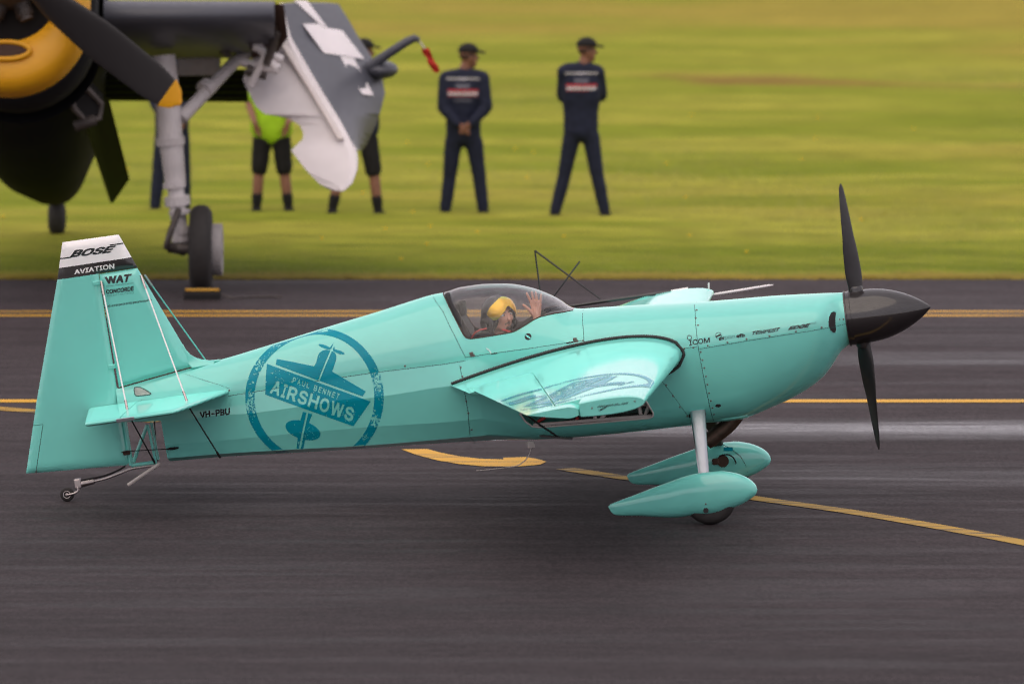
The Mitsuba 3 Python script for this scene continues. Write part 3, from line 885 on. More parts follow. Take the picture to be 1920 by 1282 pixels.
# the open frame at the tail, the tail wheel and its spring
fr = [tube([(-4.017,0,1.177),(-4.017,0,0.859)], .017, 8), tube([(-3.862,0,1.126),(-3.999,0,0.88)], .013, 8), tube([(-4.017,0,0.859),(-3.835,0,0.857)], .013, 8), tube([(-4.036,0,1.256),(-3.811,0,1.232)], .02, 8)]
for sd in (-1, 1):
    fr.append(tube([np.array(p) * [1, sd, 1] for p in [(-3.845,-0.09,1.133),(-3.832,-0.07,0.865)]], .010, 8))
part('tail_frame', join(*fr), 'teal_paint', True)
part('rudder_cable', join(tube([(-4.064,-0.04,0.962),(-3.977,-0.06,0.963),(-3.687,-0.125,0.947)], .0035, 6), ellipsoid([(-3.691,-0.12,0.948)][0], (.045, .012, .010), 2)), 'black_cloth', True)
part('tail_spring', tube(curve([(-3.845,0,0.839),(-3.998,0,0.838),(-4.104,0,0.815),(-4.241,0,0.788),(-4.356,0,0.781),(-4.406,0,0.781)], 24), np.linspace(.020, .011, 24), 8, .6), 'steel', True)
part('tail_spring_clamp', join(tube([(-4.295,0,0.788),(-4.395,0,0.775)], .022, 8), rbox((.05, .05, .07), .01, [(-4.409,0,0.785)][0])), 'steel', True)
part('tail_chain', tube(curve([(-4.054,-0.03,0.864),(-4.114,-0.035,0.839),(-4.232,-0.035,0.814),(-4.378,-0.03,0.807)]), .007, 6), 'black_cloth', True)
FORK = np.array([(-4.412,0,0.766),(-4.411,0,0.74),(-4.434,0,0.724),(-4.496,0,0.719)])
part('tail_wheel__fork', join(*[tube(curve(FORK + [0, y, 0], 12), .008, 6) for y in (-.03, .03)]), 'steel', True)
TWC = np.array([(-4.495,0,0.721)][0])
tyre = lathe([(-.0215, .026), (-.0225, .036), (-.019, .045), (-.010, .0490), (.010, .0490), (.019, .045), (.0225, .036), (.0215, .026)], 'y', 40)
tyre.apply_translation(TWC)
part('tail_wheel__tyre', tyre, 'tyre_rubber', True)
rim_ = lathe([(-.024, .0), (-.024, .010), (-.020, .012), (-.020, .020), (-.0235, .022), (-.0235, .027), (.0235, .027), (.0235, .022), (.02, .012), (.024, 0)], 'y', 32)
rim_.apply_translation(TWC)
part('tail_wheel__rim', rim_, 'steel', 30)
part('tow_bar', tube([(-3.811,-0.02,0.848),(-4.058,-0.02,0.727)], .013, 10), 'pale_tube', True)

# ---------------------------------------------------------------- undercarriage
p_top = line([(-0.667,0.211),(-0.659,0.223),(-0.63,0.233),(-0.504,0.262),(-0.263,0.316),(-0.029,0.354),(0.11,0.351),(0.213,0.326),(0.299,0.281),(0.341,0.24),(0.355,0.214),(0.359,0.187)])
p_bot = line([(-0.667,0.211),(-0.659,0.184),(-0.634,0.153),(-0.483,0.125),(-0.162,0.075),(-0.125,0.077),(0.005,0.062),(0.083,0.066),(0.141,0.081),(0.236,0.104),(0.307,0.135),(0.339,0.155),(0.353,0.171),(0.359,0.187)])
PX0, PX1 = [(-0.667,0.211)][0][0], [(0.359,0.187)][0][0]
p_w = line([(PX0, .006), (PX0 + .05, .022), (PX0 + .2, .052), (PX0 + .45, .088), (PX0 + .65, .102), (PX0 + .8, .098), (PX0 + .92, .078), (PX1 - .03, .055), (PX1 - .008, .03), (PX1, .004)])


def pant(sd):
    rings = []
    q = np.linspace(0, 2 * np.pi, 45)[:-1]
    xs = np.r_[np.linspace(PX0, PX0 + .08, 8), np.linspace(PX0 + .1, PX1 - .15, 26), PX1 - .15 * (1 - np.sin(np.linspace(0.05, np.pi / 2, 14)))]
    for x in xs:
        zt, zb = float(p_top(x)), float(p_bot(x))
        c, h, w = (zt + zb) / 2, max((zt - zb) / 2, .002), float(p_w(x))
        e = 2 / 2.5
        rings.append(np.c_[np.full(44, x), sd * .88 + w * np.sign(np.cos(q)) * np.abs(np.cos(q)) ** e, c + h * np.sign(np.sin(q)) * np.abs(np.sin(q)) ** e])
    return loft(rings)


AX = np.array([(0.029,-0.88,0.175)][0])
for sd in (-1, 1):
    fl = np.array([1, -sd, 1])
    fk_ = part('wheel_fairing', pant(sd), 'teal_paint', True)
    tyre = lathe([(-.05, .075), (-.062, .10), (-.066, .135), (-.055, .160), (-.032, .1745), (0, .179), (.032, .1745), (.055, .160), (.066, .135), (.062, .10), (.05, .075)], 'y', 64)
    tyre.apply_translation(AX * [1, -sd, 1])
    wk_ = 'main_wheel' if sd < 0 else 'main_wheel_001'
    part(wk_ + '__tyre', tyre, 'tyre_rubber', True)
    hub = lathe([(-.05, 0), (-.05, .03), (-.035, .04), (-.04, .077), (.04, .077), (.035, .04), (.05, .03), (.05, 0)], 'y', 32)
    hub.apply_translation(AX * [1, -sd, 1])
    part(wk_ + '__rim', hub, 'steel', 30)
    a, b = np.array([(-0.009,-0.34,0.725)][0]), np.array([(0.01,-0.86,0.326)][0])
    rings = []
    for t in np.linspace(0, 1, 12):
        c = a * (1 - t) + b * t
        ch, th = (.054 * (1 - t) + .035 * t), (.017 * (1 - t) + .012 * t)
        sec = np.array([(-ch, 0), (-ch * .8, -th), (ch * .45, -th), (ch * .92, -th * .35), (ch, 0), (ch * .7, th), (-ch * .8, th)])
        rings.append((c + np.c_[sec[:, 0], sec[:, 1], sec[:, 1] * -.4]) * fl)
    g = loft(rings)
    part('gear_leg', g, 'aluminium' if sd < 0 else 'exhaust_and_shade_metal', 25)  # same metal on both legs; the far one's shade is put into a darker colour
    add(fk_ + '__seam', tube([(x, sd * .88 - sd * (float(p_w(x)) * k + .0005), z) for (x, z), k in zip([(0.023,0.359),(0.094,0.316),(0.155,0.252),(0.182,0.186),(0.188,0.126)], (.62, .93, .99, .99, .8))], .0022, 6), 'seam_dark', True, BODY)
    q = np.array([(-0.003,-0.88,0.106)][0])
    ho = lathe([(-.004, 0), (-.004, .018), (.004, .018), (.004, 0)], 'y', 24)
    ho.apply_translation([q[0], sd * (.88 + .0895), q[2]])
    add(fk_ + '__axle_hole', ho, 'dark_interior', 30, BODY)
    s_ = ellipsoid(np.array([(0.004,-0.88,0.151)][0]) * [1, 0, 1] + [0, sd * (.88 + .101), 0], (.006, .004, .006), 1)
    add(fk_ + '__screw', s_, 'screw_metal', True, BODY)
part('brake_disc', join(lathe([(-.004, .03), (-.004, .042), (.004, .042), (.004, .03)], 'y', 32).apply_translation(AX * [1, -1, 1] + [.0, -.112, .06]), rbox((.05, .03, .045), .01, AX * [1, -1, 1] + [-.05, -.115, .065])), 'rust_dark', 30)
part('brake_line', tube(curve([AX * [1, -1, 1] + d for d in ([-.02, -.115, .10], [.03, -.12, .105], [.08, -.12, .07], [.09, -.115, .03])], 16), .005, 6), 'black_cloth', True)
patch_m = [(x, .88 - float(p_w(x)) * .985 - .003, z) for x, z in [(0.048,0.332),(0.112,0.323),(0.108,0.295),(0.044,0.304)]]
part('wheel_fairing_001__sticker', trimesh.Trimesh(patch_m, [(0, 1, 2), (0, 2, 3)], process=False), 'emblem_blue')
for y in (-.07, .07):
    part('exhaust_pipe', tube(curve([(0.246,0,0.643),(0.163,0,0.565),(0.073,0,0.51),(-0.001,0,0.467)], 20) + [0, y, 0], [.052] * 18 + [.050, .048], 20), 'exhaust_and_shade_metal', 30)

# ---------------------------------------------------------------- propeller and spinner
SPZ, SPX = 1.181, 1.092
sp_prof = [(SPX, 0), (SPX, .186), (SPX + .028, .189), (SPX + .03, .186), (SPX + .05, .1865), (SPX + .14, .184)]
L = 1.667 - (SPX + .14)
sp_prof += [(SPX + .14 + L * t, .184 * (1 - t ** 1.9) ** .86) for t in (.1, .2, .3, .4, .5, .6, .7, .78, .85, .9, .94, .97, .985, .995, 1.0)]
sp_m = lathe(sp_prof, 'x', 96)
sp_m.apply_translation([0, 0, SPZ])
part('spinner', sp_m, 'spinner_black', 35)
part('spinner__backplate', lathe([(SPX - .012, .05), (SPX - .012, .192), (SPX - .002, .192), (SPX - .002, .05)], 'x', 72).apply_translation([0, 0, SPZ]), 'black_paint', 30)
HUB = np.array([(1.17,0,1.174)][0])
TIPZ = float([(1.187,0,2.113)][0][2])
R_ = TIPZ - SPZ


def blade(up):
    rings = []
    for t in np.linspace(.10, 1, 28):
        r = R_ * t
        ch = np.interp(t, [.1, .2, .32, .5, .75, .9, .97, 1], [.036, .052, .074, .078, .064, .05, .034, .008])
        th = np.interp(t, [.1, .2, .35, .6, 1], [.036, .026, .014, .008, .003])
        be = math.radians(np.interp(t, [.1, .3, .6, 1], [62, 48, 30, 20]))
        q = np.linspace(0, 2 * np.pi, 25)[:-1]
        u, w = ch * np.cos(q), th * np.sin(q) * (1 + .35 * np.cos(q))
        x = u * math.sin(be) + w * math.cos(be)
        y = u * math.cos(be) - w * math.sin(be)
        rings.append(np.c_[HUB[0] + x, y * up, np.full(24, SPZ + up * r)])
    return loft(rings)


for up in (1, -1):
    part('propeller__blade', blade(up), 'blade_black', 40)
    part('propeller__cuff', lathe([(.12, .0), (.12, .055), (.20, .05), (.215, .042), (.215, 0)], 'z', 24).apply_transform(np.diag([1, 1, up, 1.])).apply_translation([HUB[0], 0, SPZ]), 'spinner_black', 30)

# ---------------------------------------------------------------- cockpit
part('cockpit_floor', rbox((1.05, .56, .02), .005, (-1.12 + .05, 0, 1.20)), 'dark_interior')
seat = np.array([(-1.632,0,1.718),(-1.656,0,1.706),(-1.564,0,1.415),(-1.531,0,1.388),(-1.479,0,1.381),(-1.506,0,1.452),(-1.555,0,1.579),(-1.571,0,1.619)])
part('seat_back', loft([seat + [0, y, 0] for y in (-.15, -.14, .14, .15)]), 'dark_interior', 30)
part('roll_tube', tube(curve([(-1.684,0.26,1.693),(-1.667,0.2,1.715),(-1.629,0,1.736),(-1.623,-0.2,1.747),(-1.586,-0.27,1.648),(-1.543,-0.31,1.515)], 24), .014, 8), 'dark_interior', True)
part('headrest', rbox((.05, .20, .10), .02, [(-1.556,0,1.625)][0]), 'black_cloth')
dash = np.array([(-1.031,0,1.461),(-1.011,0,1.495),(-0.956,0,1.51),(-0.815,0,1.505),(-0.797,0,1.473),(-0.904,0,1.356),(-1.052,0,1.321)])
part('coaming', loft([dash * [1, 0, 1] + [0, y, dz] for y, dz in ((-.22, -.05), (-.18, -.02), (-.10, 0), (.10, 0), (.18, -.02), (.22, -.05))]), 'dark_interior', 30)

# ---------------------------------------------------------------- ground


def asphalt(p, n, uv):
    fine = noise(p.x * 60, p.y * 22)
    grain = noise(p.x * 7.0, p.y * 14)
    streak = fbm(p.x * 0.35 + 5, p.y * 5.5, 0, 4)
    broad = fbm(p.x * 0.10, p.y * 0.55, 3.0, 3)
    v = 0.0256 * (0.58 + 0.42 * fine + 0.24 * grain) * (0.72 + 0.62 * streak) * (0.80 + 0.42 * broad)
    c = mi.Color3f(1.12, 0.86, 0.97) * v
    seam_ = smoothstep(0.10, 0.0, dr.abs(p.y - 11.85 + 0.1 * (noise(p.x * .4) - .5)))
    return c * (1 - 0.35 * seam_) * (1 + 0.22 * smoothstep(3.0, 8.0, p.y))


def wet(p):
    a = smoothstep(0.95, 0.1, dr.abs(p.y - 4.25 - 0.55 * (fbm(p.x * .22, 1.0, 0, 3) - .5))) * smoothstep(0.3, 2.6, p.x + 1.6 * fbm(p.x * .8, p.y * 3.0, 0, 2))
    b = smoothstep(0.9, 0.1, dr.abs(p.y - 9.4)) * smoothstep(1.0, 3.0, p.x) * 0.55
    c = smoothstep(0.8, 0.1, dr.abs(p.y - 1.3)) * smoothstep(0.2, 2.5, p.x) * 0.35
    k = smoothstep(0.42, 0.75, fbm(p.x * .5, p.y * 6.0, 9.0, 3)) * 0.22
    return dr.clip((a + b + c) * (0.35 + 0.9 * fbm(p.x * .6, p.y * 8, 4.0, 3)) + k, 0, 1)


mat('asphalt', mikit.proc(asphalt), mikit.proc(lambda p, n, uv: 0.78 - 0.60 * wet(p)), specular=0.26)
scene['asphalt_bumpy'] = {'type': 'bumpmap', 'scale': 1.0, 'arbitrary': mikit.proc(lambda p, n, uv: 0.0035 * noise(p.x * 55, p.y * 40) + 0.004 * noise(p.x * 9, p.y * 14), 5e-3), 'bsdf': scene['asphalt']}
EDGE_Y = 16.42


def rough_edge(x, seed):
    return 0.10 * (meshkit.fbm(np.c_[x * .9, x * 0, x * 0 + seed], 4, 3) - .5) * 2


xe = np.r_[np.linspace(-900, -14, 40), np.linspace(-13.9, 14, 700), np.linspace(14.1, 900, 40)]
ye = EDGE_Y + rough_edge(xe, 1)
near = np.full_like(xe, -70.0)
mid = np.full_like(xe, 8.0)
v = np.vstack([np.c_[xe, near, 0 * xe], np.c_[xe, mid, 0 * xe], np.c_[xe, ye, 0 * xe + .004]])
n = len(xe)
i = np.arange(n - 1)
f = np.vstack([np.c_[i, i + 1, i + n + 1], np.c_[i, i + n + 1, i + n], np.c_[i + n, i + n + 1, i + 2 * n + 1], np.c_[i + n, i + 2 * n + 1, i + 2 * n]])
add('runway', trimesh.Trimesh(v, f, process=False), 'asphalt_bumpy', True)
tag('runway', 'wide dark grey streaked asphalt with damp patches', kind='structure')


def grass(p, n, uv):
    broad = fbm(p.x * .11 + 3, p.y * .16, 0, 4)
    clump = 0.5 + 0.75 * (fbm(p.x * .35, p.y * 1.5, 5, 4) - .5)
    fine = noise(p.x * 3, p.y * 9)
    green = mix((0.165, 0.200, 0.015), (0.240, 0.236, 0.032), smoothstep(0.30, 0.72, clump))
    dry = mix((0.27, 0.218, 0.038), (0.240, 0.185, 0.036), fine)
    far = smoothstep(18.0, 60.0, p.y)
    c = mix(green, dry, dr.clip(smoothstep(0.42, 0.74, broad + 0.12 * (clump - .5)) * (0.35 + .55 * far) + .10 * far, 0, .85))
    # a worn, rutted line across the field, with bare soil showing
    rut = p.y - 42.5 - 2.2 * (fbm(p.x * .12, 2.0, 0, 3) - .5) - .10 * p.x
    soil = smoothstep(1.9, 0.2, dr.abs(rut)) * smoothstep(.40, .62, fbm(p.x * .35, p.y * .5, 8, 4)) * smoothstep(-6.0, 3.0, p.x + 2)
    c = mix(c, (0.19, 0.095, 0.035), 0.75 * soil)
    rim_ = smoothstep(EDGE_Y + .75, EDGE_Y + .05, p.y + .5 * (fbm(p.x * 1.3, p.y, 2, 3) - .5))
    c = mix(c, (0.20, 0.115, 0.02), 0.65 * rim_)
    near_ = smoothstep(22.5, 16.8, p.y + .8 * (clump - .5))
    c = mix(c, mi.Color3f(0.095, 0.130, 0.007), 0.72 * near_ * (1 - rim_))
    return c * (0.70 + 0.36 * fine * clump / 0.5)


mat('grass_sheet', mikit.proc(grass), 0.95, specular=0.1)
gy = np.r_[EDGE_Y - .5, 17, 18, 20, 23, 28, 36, 40, 44, 48, 60, 80, 120, 200, 400, 1000, 3000]
gx = np.r_[-3000, -800, -200, -60, np.linspace(-30, 30, 121), 60, 200, 800, 3000]
X, Y = np.meshgrid(gx, gy)
Z = np.where(Y < EDGE_Y, -.03, .02 + .12 * (meshkit.fbm(np.stack([X * .25, Y * .25, X * 0], -1), 3, 9) - .5) * np.clip((Y - 17) / 10, 0, 1))
idx = np.arange(X.size).reshape(X.shape)
q = np.stack([idx[:-1, :-1], idx[:-1, 1:], idx[1:, 1:], idx[1:, :-1]], -1).reshape(-1, 4)
add('airfield_grass', (np.stack([X.ravel(), Y.ravel(), Z.ravel()], -1), q), 'grass_sheet', True)
tag('airfield_grass', 'mown yellow-green airfield grass with a worn soil line', kind='structure')
gs = np.array([(-3000, -3000, -.06), (3000, -3000, -.06), (3000, 20, -.06), (-3000, 20, -.06)])
add('ground', (gs, [[0, 1, 2, 3]]), 'grass_sheet')
tag('ground', 'airfield ground running on beyond the asphalt', kind='structure')

# painted lines
mat('line_yellow', mikit.proc(lambda p, n, uv: mix((0.56, 0.30, 0.018), (0.28, 0.16, 0.03), smoothstep(.50, .82, fbm(p.x * 1.1, p.y * 14, 1.0, 4)))), 0.6)
mat('line_worn', mikit.proc(lambda p, n, uv: mix((0.34, 0.20, 0.022), (0.09, 0.065, 0.035), smoothstep(.40, .75, fbm(p.x * 1.4, p.y * 16, 7.0, 4)))), 0.65)


def flat(key, poly, bsdf, label, z=.004, step=2.0):
    V, Fs = patch(poly, step, 1.0)
    m = trimesh.Trimesh(np.c_[V, np.full(len(V), z)], Fs, process=False)
    add(key, m, bsdf, False)
    tag(key, label, kind='structure')


for nm, yy, w, lb in (('edge_line', 13.00, .062, 'nearer of the thin double yellow lines'), ('edge_line_001', 13.36, .062, 'farther of the thin double yellow lines'), ('taxi_line', 6.20, .105, 'straight yellow line behind the aeroplane')):
    flat(nm, box(-60, yy - w, 60, yy + w), 'line_yellow', lb)
merge = [(-4.239,5.824),(-3.978,5.655),(-3.697,5.469),(-3.46,5.302),(-2.694,4.79)]
flat('curved_line', LineString(merge).buffer(.10, cap_style='flat'), 'line_worn', 'short yellow line running off behind the rudder', .0045)
worn = curve([(0.386,1.733),(0.653,1.377),(1.065,0.869),(1.72,-0.03),(2.324,-0.75),(2.903,-1.595),(3.426,-2.441),(4.574,-4.616),(6.019,-8.997),(6.844,-16.177)], 90)
flat('lead_in_line', LineString(worn).buffer(.085, cap_style='flat'), 'line_worn', 'worn yellow line curving out under the wheels to the right', .0045, 1.0)
hook = Polygon([(-0.822,2.946),(-0.632,2.963),(-0.519,2.709),(-0.384,2.491),(-0.234,2.341),(-0.062,2.298),(-0.067,2.404),(0.098,2.448),(0.18,2.341),(0.253,2.159),(0.202,1.978),(0.031,1.853),(-0.194,1.863),(-0.381,2.011),(-0.546,2.241),(-0.707,2.592)])
flat('painted_arrow', hook, 'line_yellow', 'yellow painted hook on the asphalt under the belly', .004, .5)

# grass blades that stand up along the asphalt and over the nearer field
mat('blade_green', mikit.proc(lambda p, n, uv: mix(grass(p, n, uv), (0.30, 0.27, 0.04), 0.18 * cell_rand(p.x * 14, p.y * 14))), 0.8, specular=0.15)


def tufts(count, x0, x1, y0, y1, h, seed, power=1.0):
    rng = np.random.default_rng(seed)
    x, y = rng.uniform(x0, x1, count), y0 + (y1 - y0) * rng.uniform(0, 1, count) ** power
    V = []
    for k in range(3):
        a = rng.uniform(0, np.pi, count)
        hh, w = h * rng.uniform(.45, 1.15, count), rng.uniform(.008, .02, count)
        lean = rng.normal(0, .35, (count, 2)) * hh[:, None]
        bx, by = x + rng.normal(0, .02, count), y + rng.normal(0, .02, count)
        z0 = np.full(count, .0)
        V.append(np.stack([np.c_[bx - w * np.cos(a), by - w * np.sin(a), z0], np.c_[bx + w * np.cos(a), by + w * np.sin(a), z0], np.c_[bx + lean[:, 0], by + lean[:, 1], z0 + hh]], 1))
    V = np.concatenate(V).reshape(-1, 3)
    return trimesh.Trimesh(V, np.arange(len(V)).reshape(-1, 3), process=False)


tf = join(tufts(16000, -7.5, 7.5, EDGE_Y - .04, 24.0, .045, 1, 2.6), tufts(30000, -9.0, 9.0, 17.0, 46, .035, 2))
up_n_ = np.random.default_rng(3).normal(0, .02, (len(tf.vertices), 3)) + [0, 0, 1]
scene['grass_blades'] = {'type': 'ply', 'filename': meshkit.write_ply(tf, normals=up_n_ / np.linalg.norm(up_n_, axis=1, keepdims=True)), 'face_normals': False, 'bsdf': {'type': 'ref', 'id': 'blade_green'}}
tag('grass_blades', 'short grass blades standing over the field', 'grass', kind='stuff')
rng = np.random.default_rng(8)
fl = []
for _ in range(45):
    x, y = rng.uniform(-8, 8), 17 + 20 * rng.uniform() ** 1.3
    fl.append(ellipsoid((x, y, .10 + rng.uniform(0, .04)), (.018, .018, .010), 1))
mat('petal_yellow', (0.75, 0.50, 0.01), 0.7)
add('wild_flowers', join(*fl), 'petal_yellow', True)
tag('wild_flowers', 'tiny yellow flowers scattered in the grass', 'flowers', kind='stuff')
labels[PL[:-2]] = {'label': 'teal single-seat aerobatic aeroplane taxiing on the asphalt with a round blue emblem', 'category': 'aeroplane'}

# ---------------------------------------------------------------- the pilot (in the aeroplane's own frame)
HC = np.array([(-1.31,0,1.556)][0])
HA = math.radians(48)
HF, HR, HU = np.array([math.cos(HA), -math.sin(HA), -.02]), np.array([-math.sin(HA), -math.cos(HA), 0]), np.array([.02, 0, 1.0])
hp = lambda f, r, u: HC + f * HF + r * HR + u * HU
BASIS = np.array([HF, HR, HU])
ps = lambda k, m, b, s=True: add('person__' + k, m, b, s, BODY)
HAND = [(-1.051,0.06,1.465),(-1.058,0.06,1.541)]
fingers = [[(-1.076,0.06,1.589),(-1.088,0.055,1.627),(-1.098,0.05,1.661)], [(-1.058,0.06,1.596),(-1.06,0.055,1.632),(-1.062,0.05,1.665)], [(-1.037,0.06,1.593),(-1.035,0.055,1.629),(-1.034,0.05,1.661)], [(-1.017,0.06,1.579),(-1.006,0.056,1.611),(-0.999,0.052,1.642)]]
thumb = [(-1.075,0.06,1.506),(-1.092,0.05,1.536),(-1.112,0.045,1.563),(-1.132,0.04,1.585)]
chains = [[(hp(.005, 0, .0), .092), (hp(.045, 0, -.03), .070)], [(hp(.045, 0, -.03), .068), (hp(.078, 0, -.098), .028)], [(hp(.0, -.03, -.05), .06), (hp(.04, -.038, -.08), .034), (hp(.078, 0, -.10), .026)], [(hp(.0, .03, -.05), .06), (hp(.04, .038, -.08), .034), (hp(.078, 0, -.10), .026)],
          [(hp(.075, .034, -.036), .027), (hp(.08, -.034, -.036), .027)], [(hp(.100, 0, -.002), .013), (hp(.122, 0, -.046), .0125)], [(hp(.105, .011, -.05), .008), (hp(.105, -.011, -.05), .008)], [(hp(.098, .012, -.078), .012), (hp(.098, -.012, -.078), .012)],
          [(hp(-.01, 0, -.08), .058), (hp(-.035, 0, -.20), .062)], [(hp(-.035, 0, -.20), .062), ([(-1.429,0,1.317)][0], .10), ([(-1.479,0,1.155)][0], .10)],
          [([(-1.425,0.17,1.371)][0], .05), ([(-1.221,0.24,1.263)][0], .042), (HAND[0], .030), (HAND[1], .020)], [([(-1.431,-0.17,1.399)][0], .05), ([(-1.282,-0.25,1.192)][0], .04), ([(-1.108,-0.1,1.189)][0], .03)]]
for f_, r0 in zip(fingers, (.0095, .0098, .0094, .0085)):
    chains += [[(HAND[0], .020), (f_[0], .0125)], [(f_[0], r0 + .001), (f_[1], r0), (f_[2], r0 - .0018)]]
chains += [[(f0[0], .0125), (f1[0], .0125)] for f0, f1 in zip(fingers[:-1], fingers[1:])]
chains += [[(thumb[0], .017), (thumb[1], .0125), (thumb[2], .0105), (thumb[3], .0085)]]
ps('body', bones(chains, .007, 6, 18), 'skin')
for s_ in (1, -1):
    ps('eye', ellipsoid(hp(.094, .031 * s_, -.010), (.011, .016, .009), 2, BASIS), 'print_white')
    ps('pupil', ellipsoid(hp(.1035, .028 * s_, -.010), (.003, .007, .007), 2, BASIS), 'black_cloth')
    ps('eyebrow', tube([hp(.103, .012 * s_, .006), hp(.101, .03 * s_, .010), hp(.09, .048 * s_, .006)], .005, 6), 'rust_dark')
ps('mouth', tube([hp(.100, -.022, -.079), hp(.1095, 0, -.077), hp(.100, .022, -.079)], .0035, 6), 'rust_dark')
ps('moustache', tube([hp(.097, -.026, -.073), hp(.1085, -.004, -.065), hp(.1085, .004, -.065), hp(.097, .026, -.073)], .0055, 6), 'rust_dark')
ps('beard', join(ellipsoid(hp(.095, 0, -.101), (.016, .02, .018), 2, BASIS)), 'rust_dark')


def shell(r, c=(0, 0, 0), k=48):
    return m3.Manifold.sphere(1.0, k).scale(list(r)).translate(list(c))


hm = shell((.128, .116, .126)) + shell((.075, .030, .085), (-.010, .095, -.062)) + shell((.075, .030, .085), (-.010, -.095, -.062)) + m3.Manifold.batch_hull([shell((.05, .09, .05), (-.055, 0, -.085)), shell((.06, .1, .06), (-.04, 0, -.03))])
hm = hm - shell((.112, .099, .110), (.004, 0, -.004)) - m3.Manifold.batch_hull([shell((.03, .080, .03), (.15, 0, .035)), shell((.03, .070, .03), (.16, 0, -.2)), shell((.02, .070, .03), (.052, 0, .02)), shell((.02, .066, .03), (.060, 0, -.2))]) - m3.Manifold.cube([.4, .14, .2], True).translate([.0, 0, -.19])
ht = tm(hm)
ht.vertices = HC + ht.vertices @ BASIS
ps('helmet', ht, 'helmet_grey', 35)
VS = np.array([(78, 6), (70, -4), (56, -15), (44, -13), (30, -2), (16, 10), (5, 22), (-4, 22), (-14, 12), (-30, -2), (-50, -14), (-62, -12), (-78, 6), (-68, 26), (-50, 42), (-26, 56), (0, 62), (26, 56), (48, 41), (67, 25)])
V, Fs = patch(Polygon(VS), 6, 6)
lo_, la_ = np.radians(V[:, 0]), np.radians(V[:, 1])
d_ = np.c_[np.cos(la_) * np.cos(lo_), np.cos(la_) * np.sin(lo_), np.sin(la_)]
outer = (d_ * [.137, .124, .133])
inner_ = (d_ * [.133, .120, .129])
e = np.sort(np.vstack([Fs[:, [0, 1]], Fs[:, [1, 2]], Fs[:, [2, 0]]]), axis=1)
dd = np.vstack([Fs[:, [0, 1]], Fs[:, [1, 2]], Fs[:, [2, 0]]])
_, iv, ct = np.unique(e, axis=0, return_inverse=True, return_counts=True)
b_ = dd[ct[iv.ravel()] == 1]
nV = len(V)
vm = trimesh.Trimesh(HC + np.vstack([outer, inner_]) @ BASIS, np.vstack([Fs, Fs[:, ::-1] + nV, np.c_[b_[:, 1], b_[:, 0], b_[:, 0] + nV], np.c_[b_[:, 1], b_[:, 0] + nV, b_[:, 1] + nV]]), process=False)
ps('visor', vm, 'visor_gold', 40)
ps('microphone', join(ellipsoid(hp(.128, -.018, -.088), (.014, .018, .014), 2, BASIS), tube(curve([hp(.128, -.02, -.088), hp(.11, -.075, -.085), hp(.05, -.11, -.06)], 12), .0045, 6)), 'black_cloth')
ps('ear_cup', ellipsoid(hp(-.012, .117, -.06), (.042, .018, .05), 2, BASIS), 'black_cloth')
ps('flight_suit', bones([[([(-1.431,-0.17,1.395)][0], .068), ([(-1.427,0,1.328)][0], .125), ([(-1.421,0.17,1.37)][0], .068)], [([(-1.427,0,1.328)][0], .13), ([(-1.482,0,1.137)][0], .14)], [([(-1.471,-0.1,1.146)][0], .10), ([(-1.111,-0.13,1.155)][0], .075)], [([(-1.493,0.1,1.127)][0], .10), ([(-1.137,0.13,1.131)][0], .075)],
                         [([(-1.431,-0.17,1.395)][0], .068), ([(-1.29,-0.25,1.193)][0], .055), ([(-1.126,-0.12,1.186)][0], .042)], [([(-1.421,0.17,1.37)][0], .068), ([(-1.221,0.24,1.263)][0], .054), ([(-1.095,0.11,1.398)][0], .042)]], .02, 6), 'black_cloth')
for q in ([(-1.497,-0.22,1.428),(-1.469,-0.22,1.462),(-1.429,-0.22,1.477),(-1.386,-0.2,1.478)], [(-1.281,-0.16,1.452),(-1.251,-0.18,1.442),(-1.224,-0.2,1.433)]):
    ps('shoulder_strap', tube(q, .012, 8, .5), 'red_plastic')
rg = trimesh.creation.torus(.0098, .0018, major_sections=16, minor_sections=6)
rg.apply_transform(trimesh.transformations.translation_matrix(np.array(fingers[2][0]) + [-.0, -.002, .012]))
ps('finger_ring', rg, 'visor_gold')
tag('person', 'pilot in a gold visor helmet waving one hand under the canopy', 'person')

# ---------------------------------------------------------------- people on the grass


def hand_chains(w, d, t, nrm, L=.18, curl=.5):
    """Palm and five fingers from a wrist: d along the fingers, t towards the thumb, nrm out of the palm."""
    w, d, t, nrm = (np.asarray(a, float) for a in (w, d, t, nrm))
    out = []
    for k, (o, ln) in enumerate(((.030, .068), (.010, .078), (-.010, .072), (-.030, .056))):
        b = w + d * .085 + t * o
        m = b + d * ln * .5 + nrm * ln * .25 * curl
        e_ = m + d * ln * .35 + nrm * ln * .5 * curl
        out += [[(w, .022), (b, .0135)], [(b, .0115), (m, .010), (e_, .0085)]]
    b = w + d * .035 + t * .038
    out.append([(w + t * .01, .02), (b, .0135), (b + d * .035 + t * .022 + nrm * .01, .011), (b + d * .062 + t * .022 + nrm * .02, .009)])
    return out


def scale_to(a, b, k):
    return np.asarray(a, float) * (1 - k) + np.asarray(b, float) * k


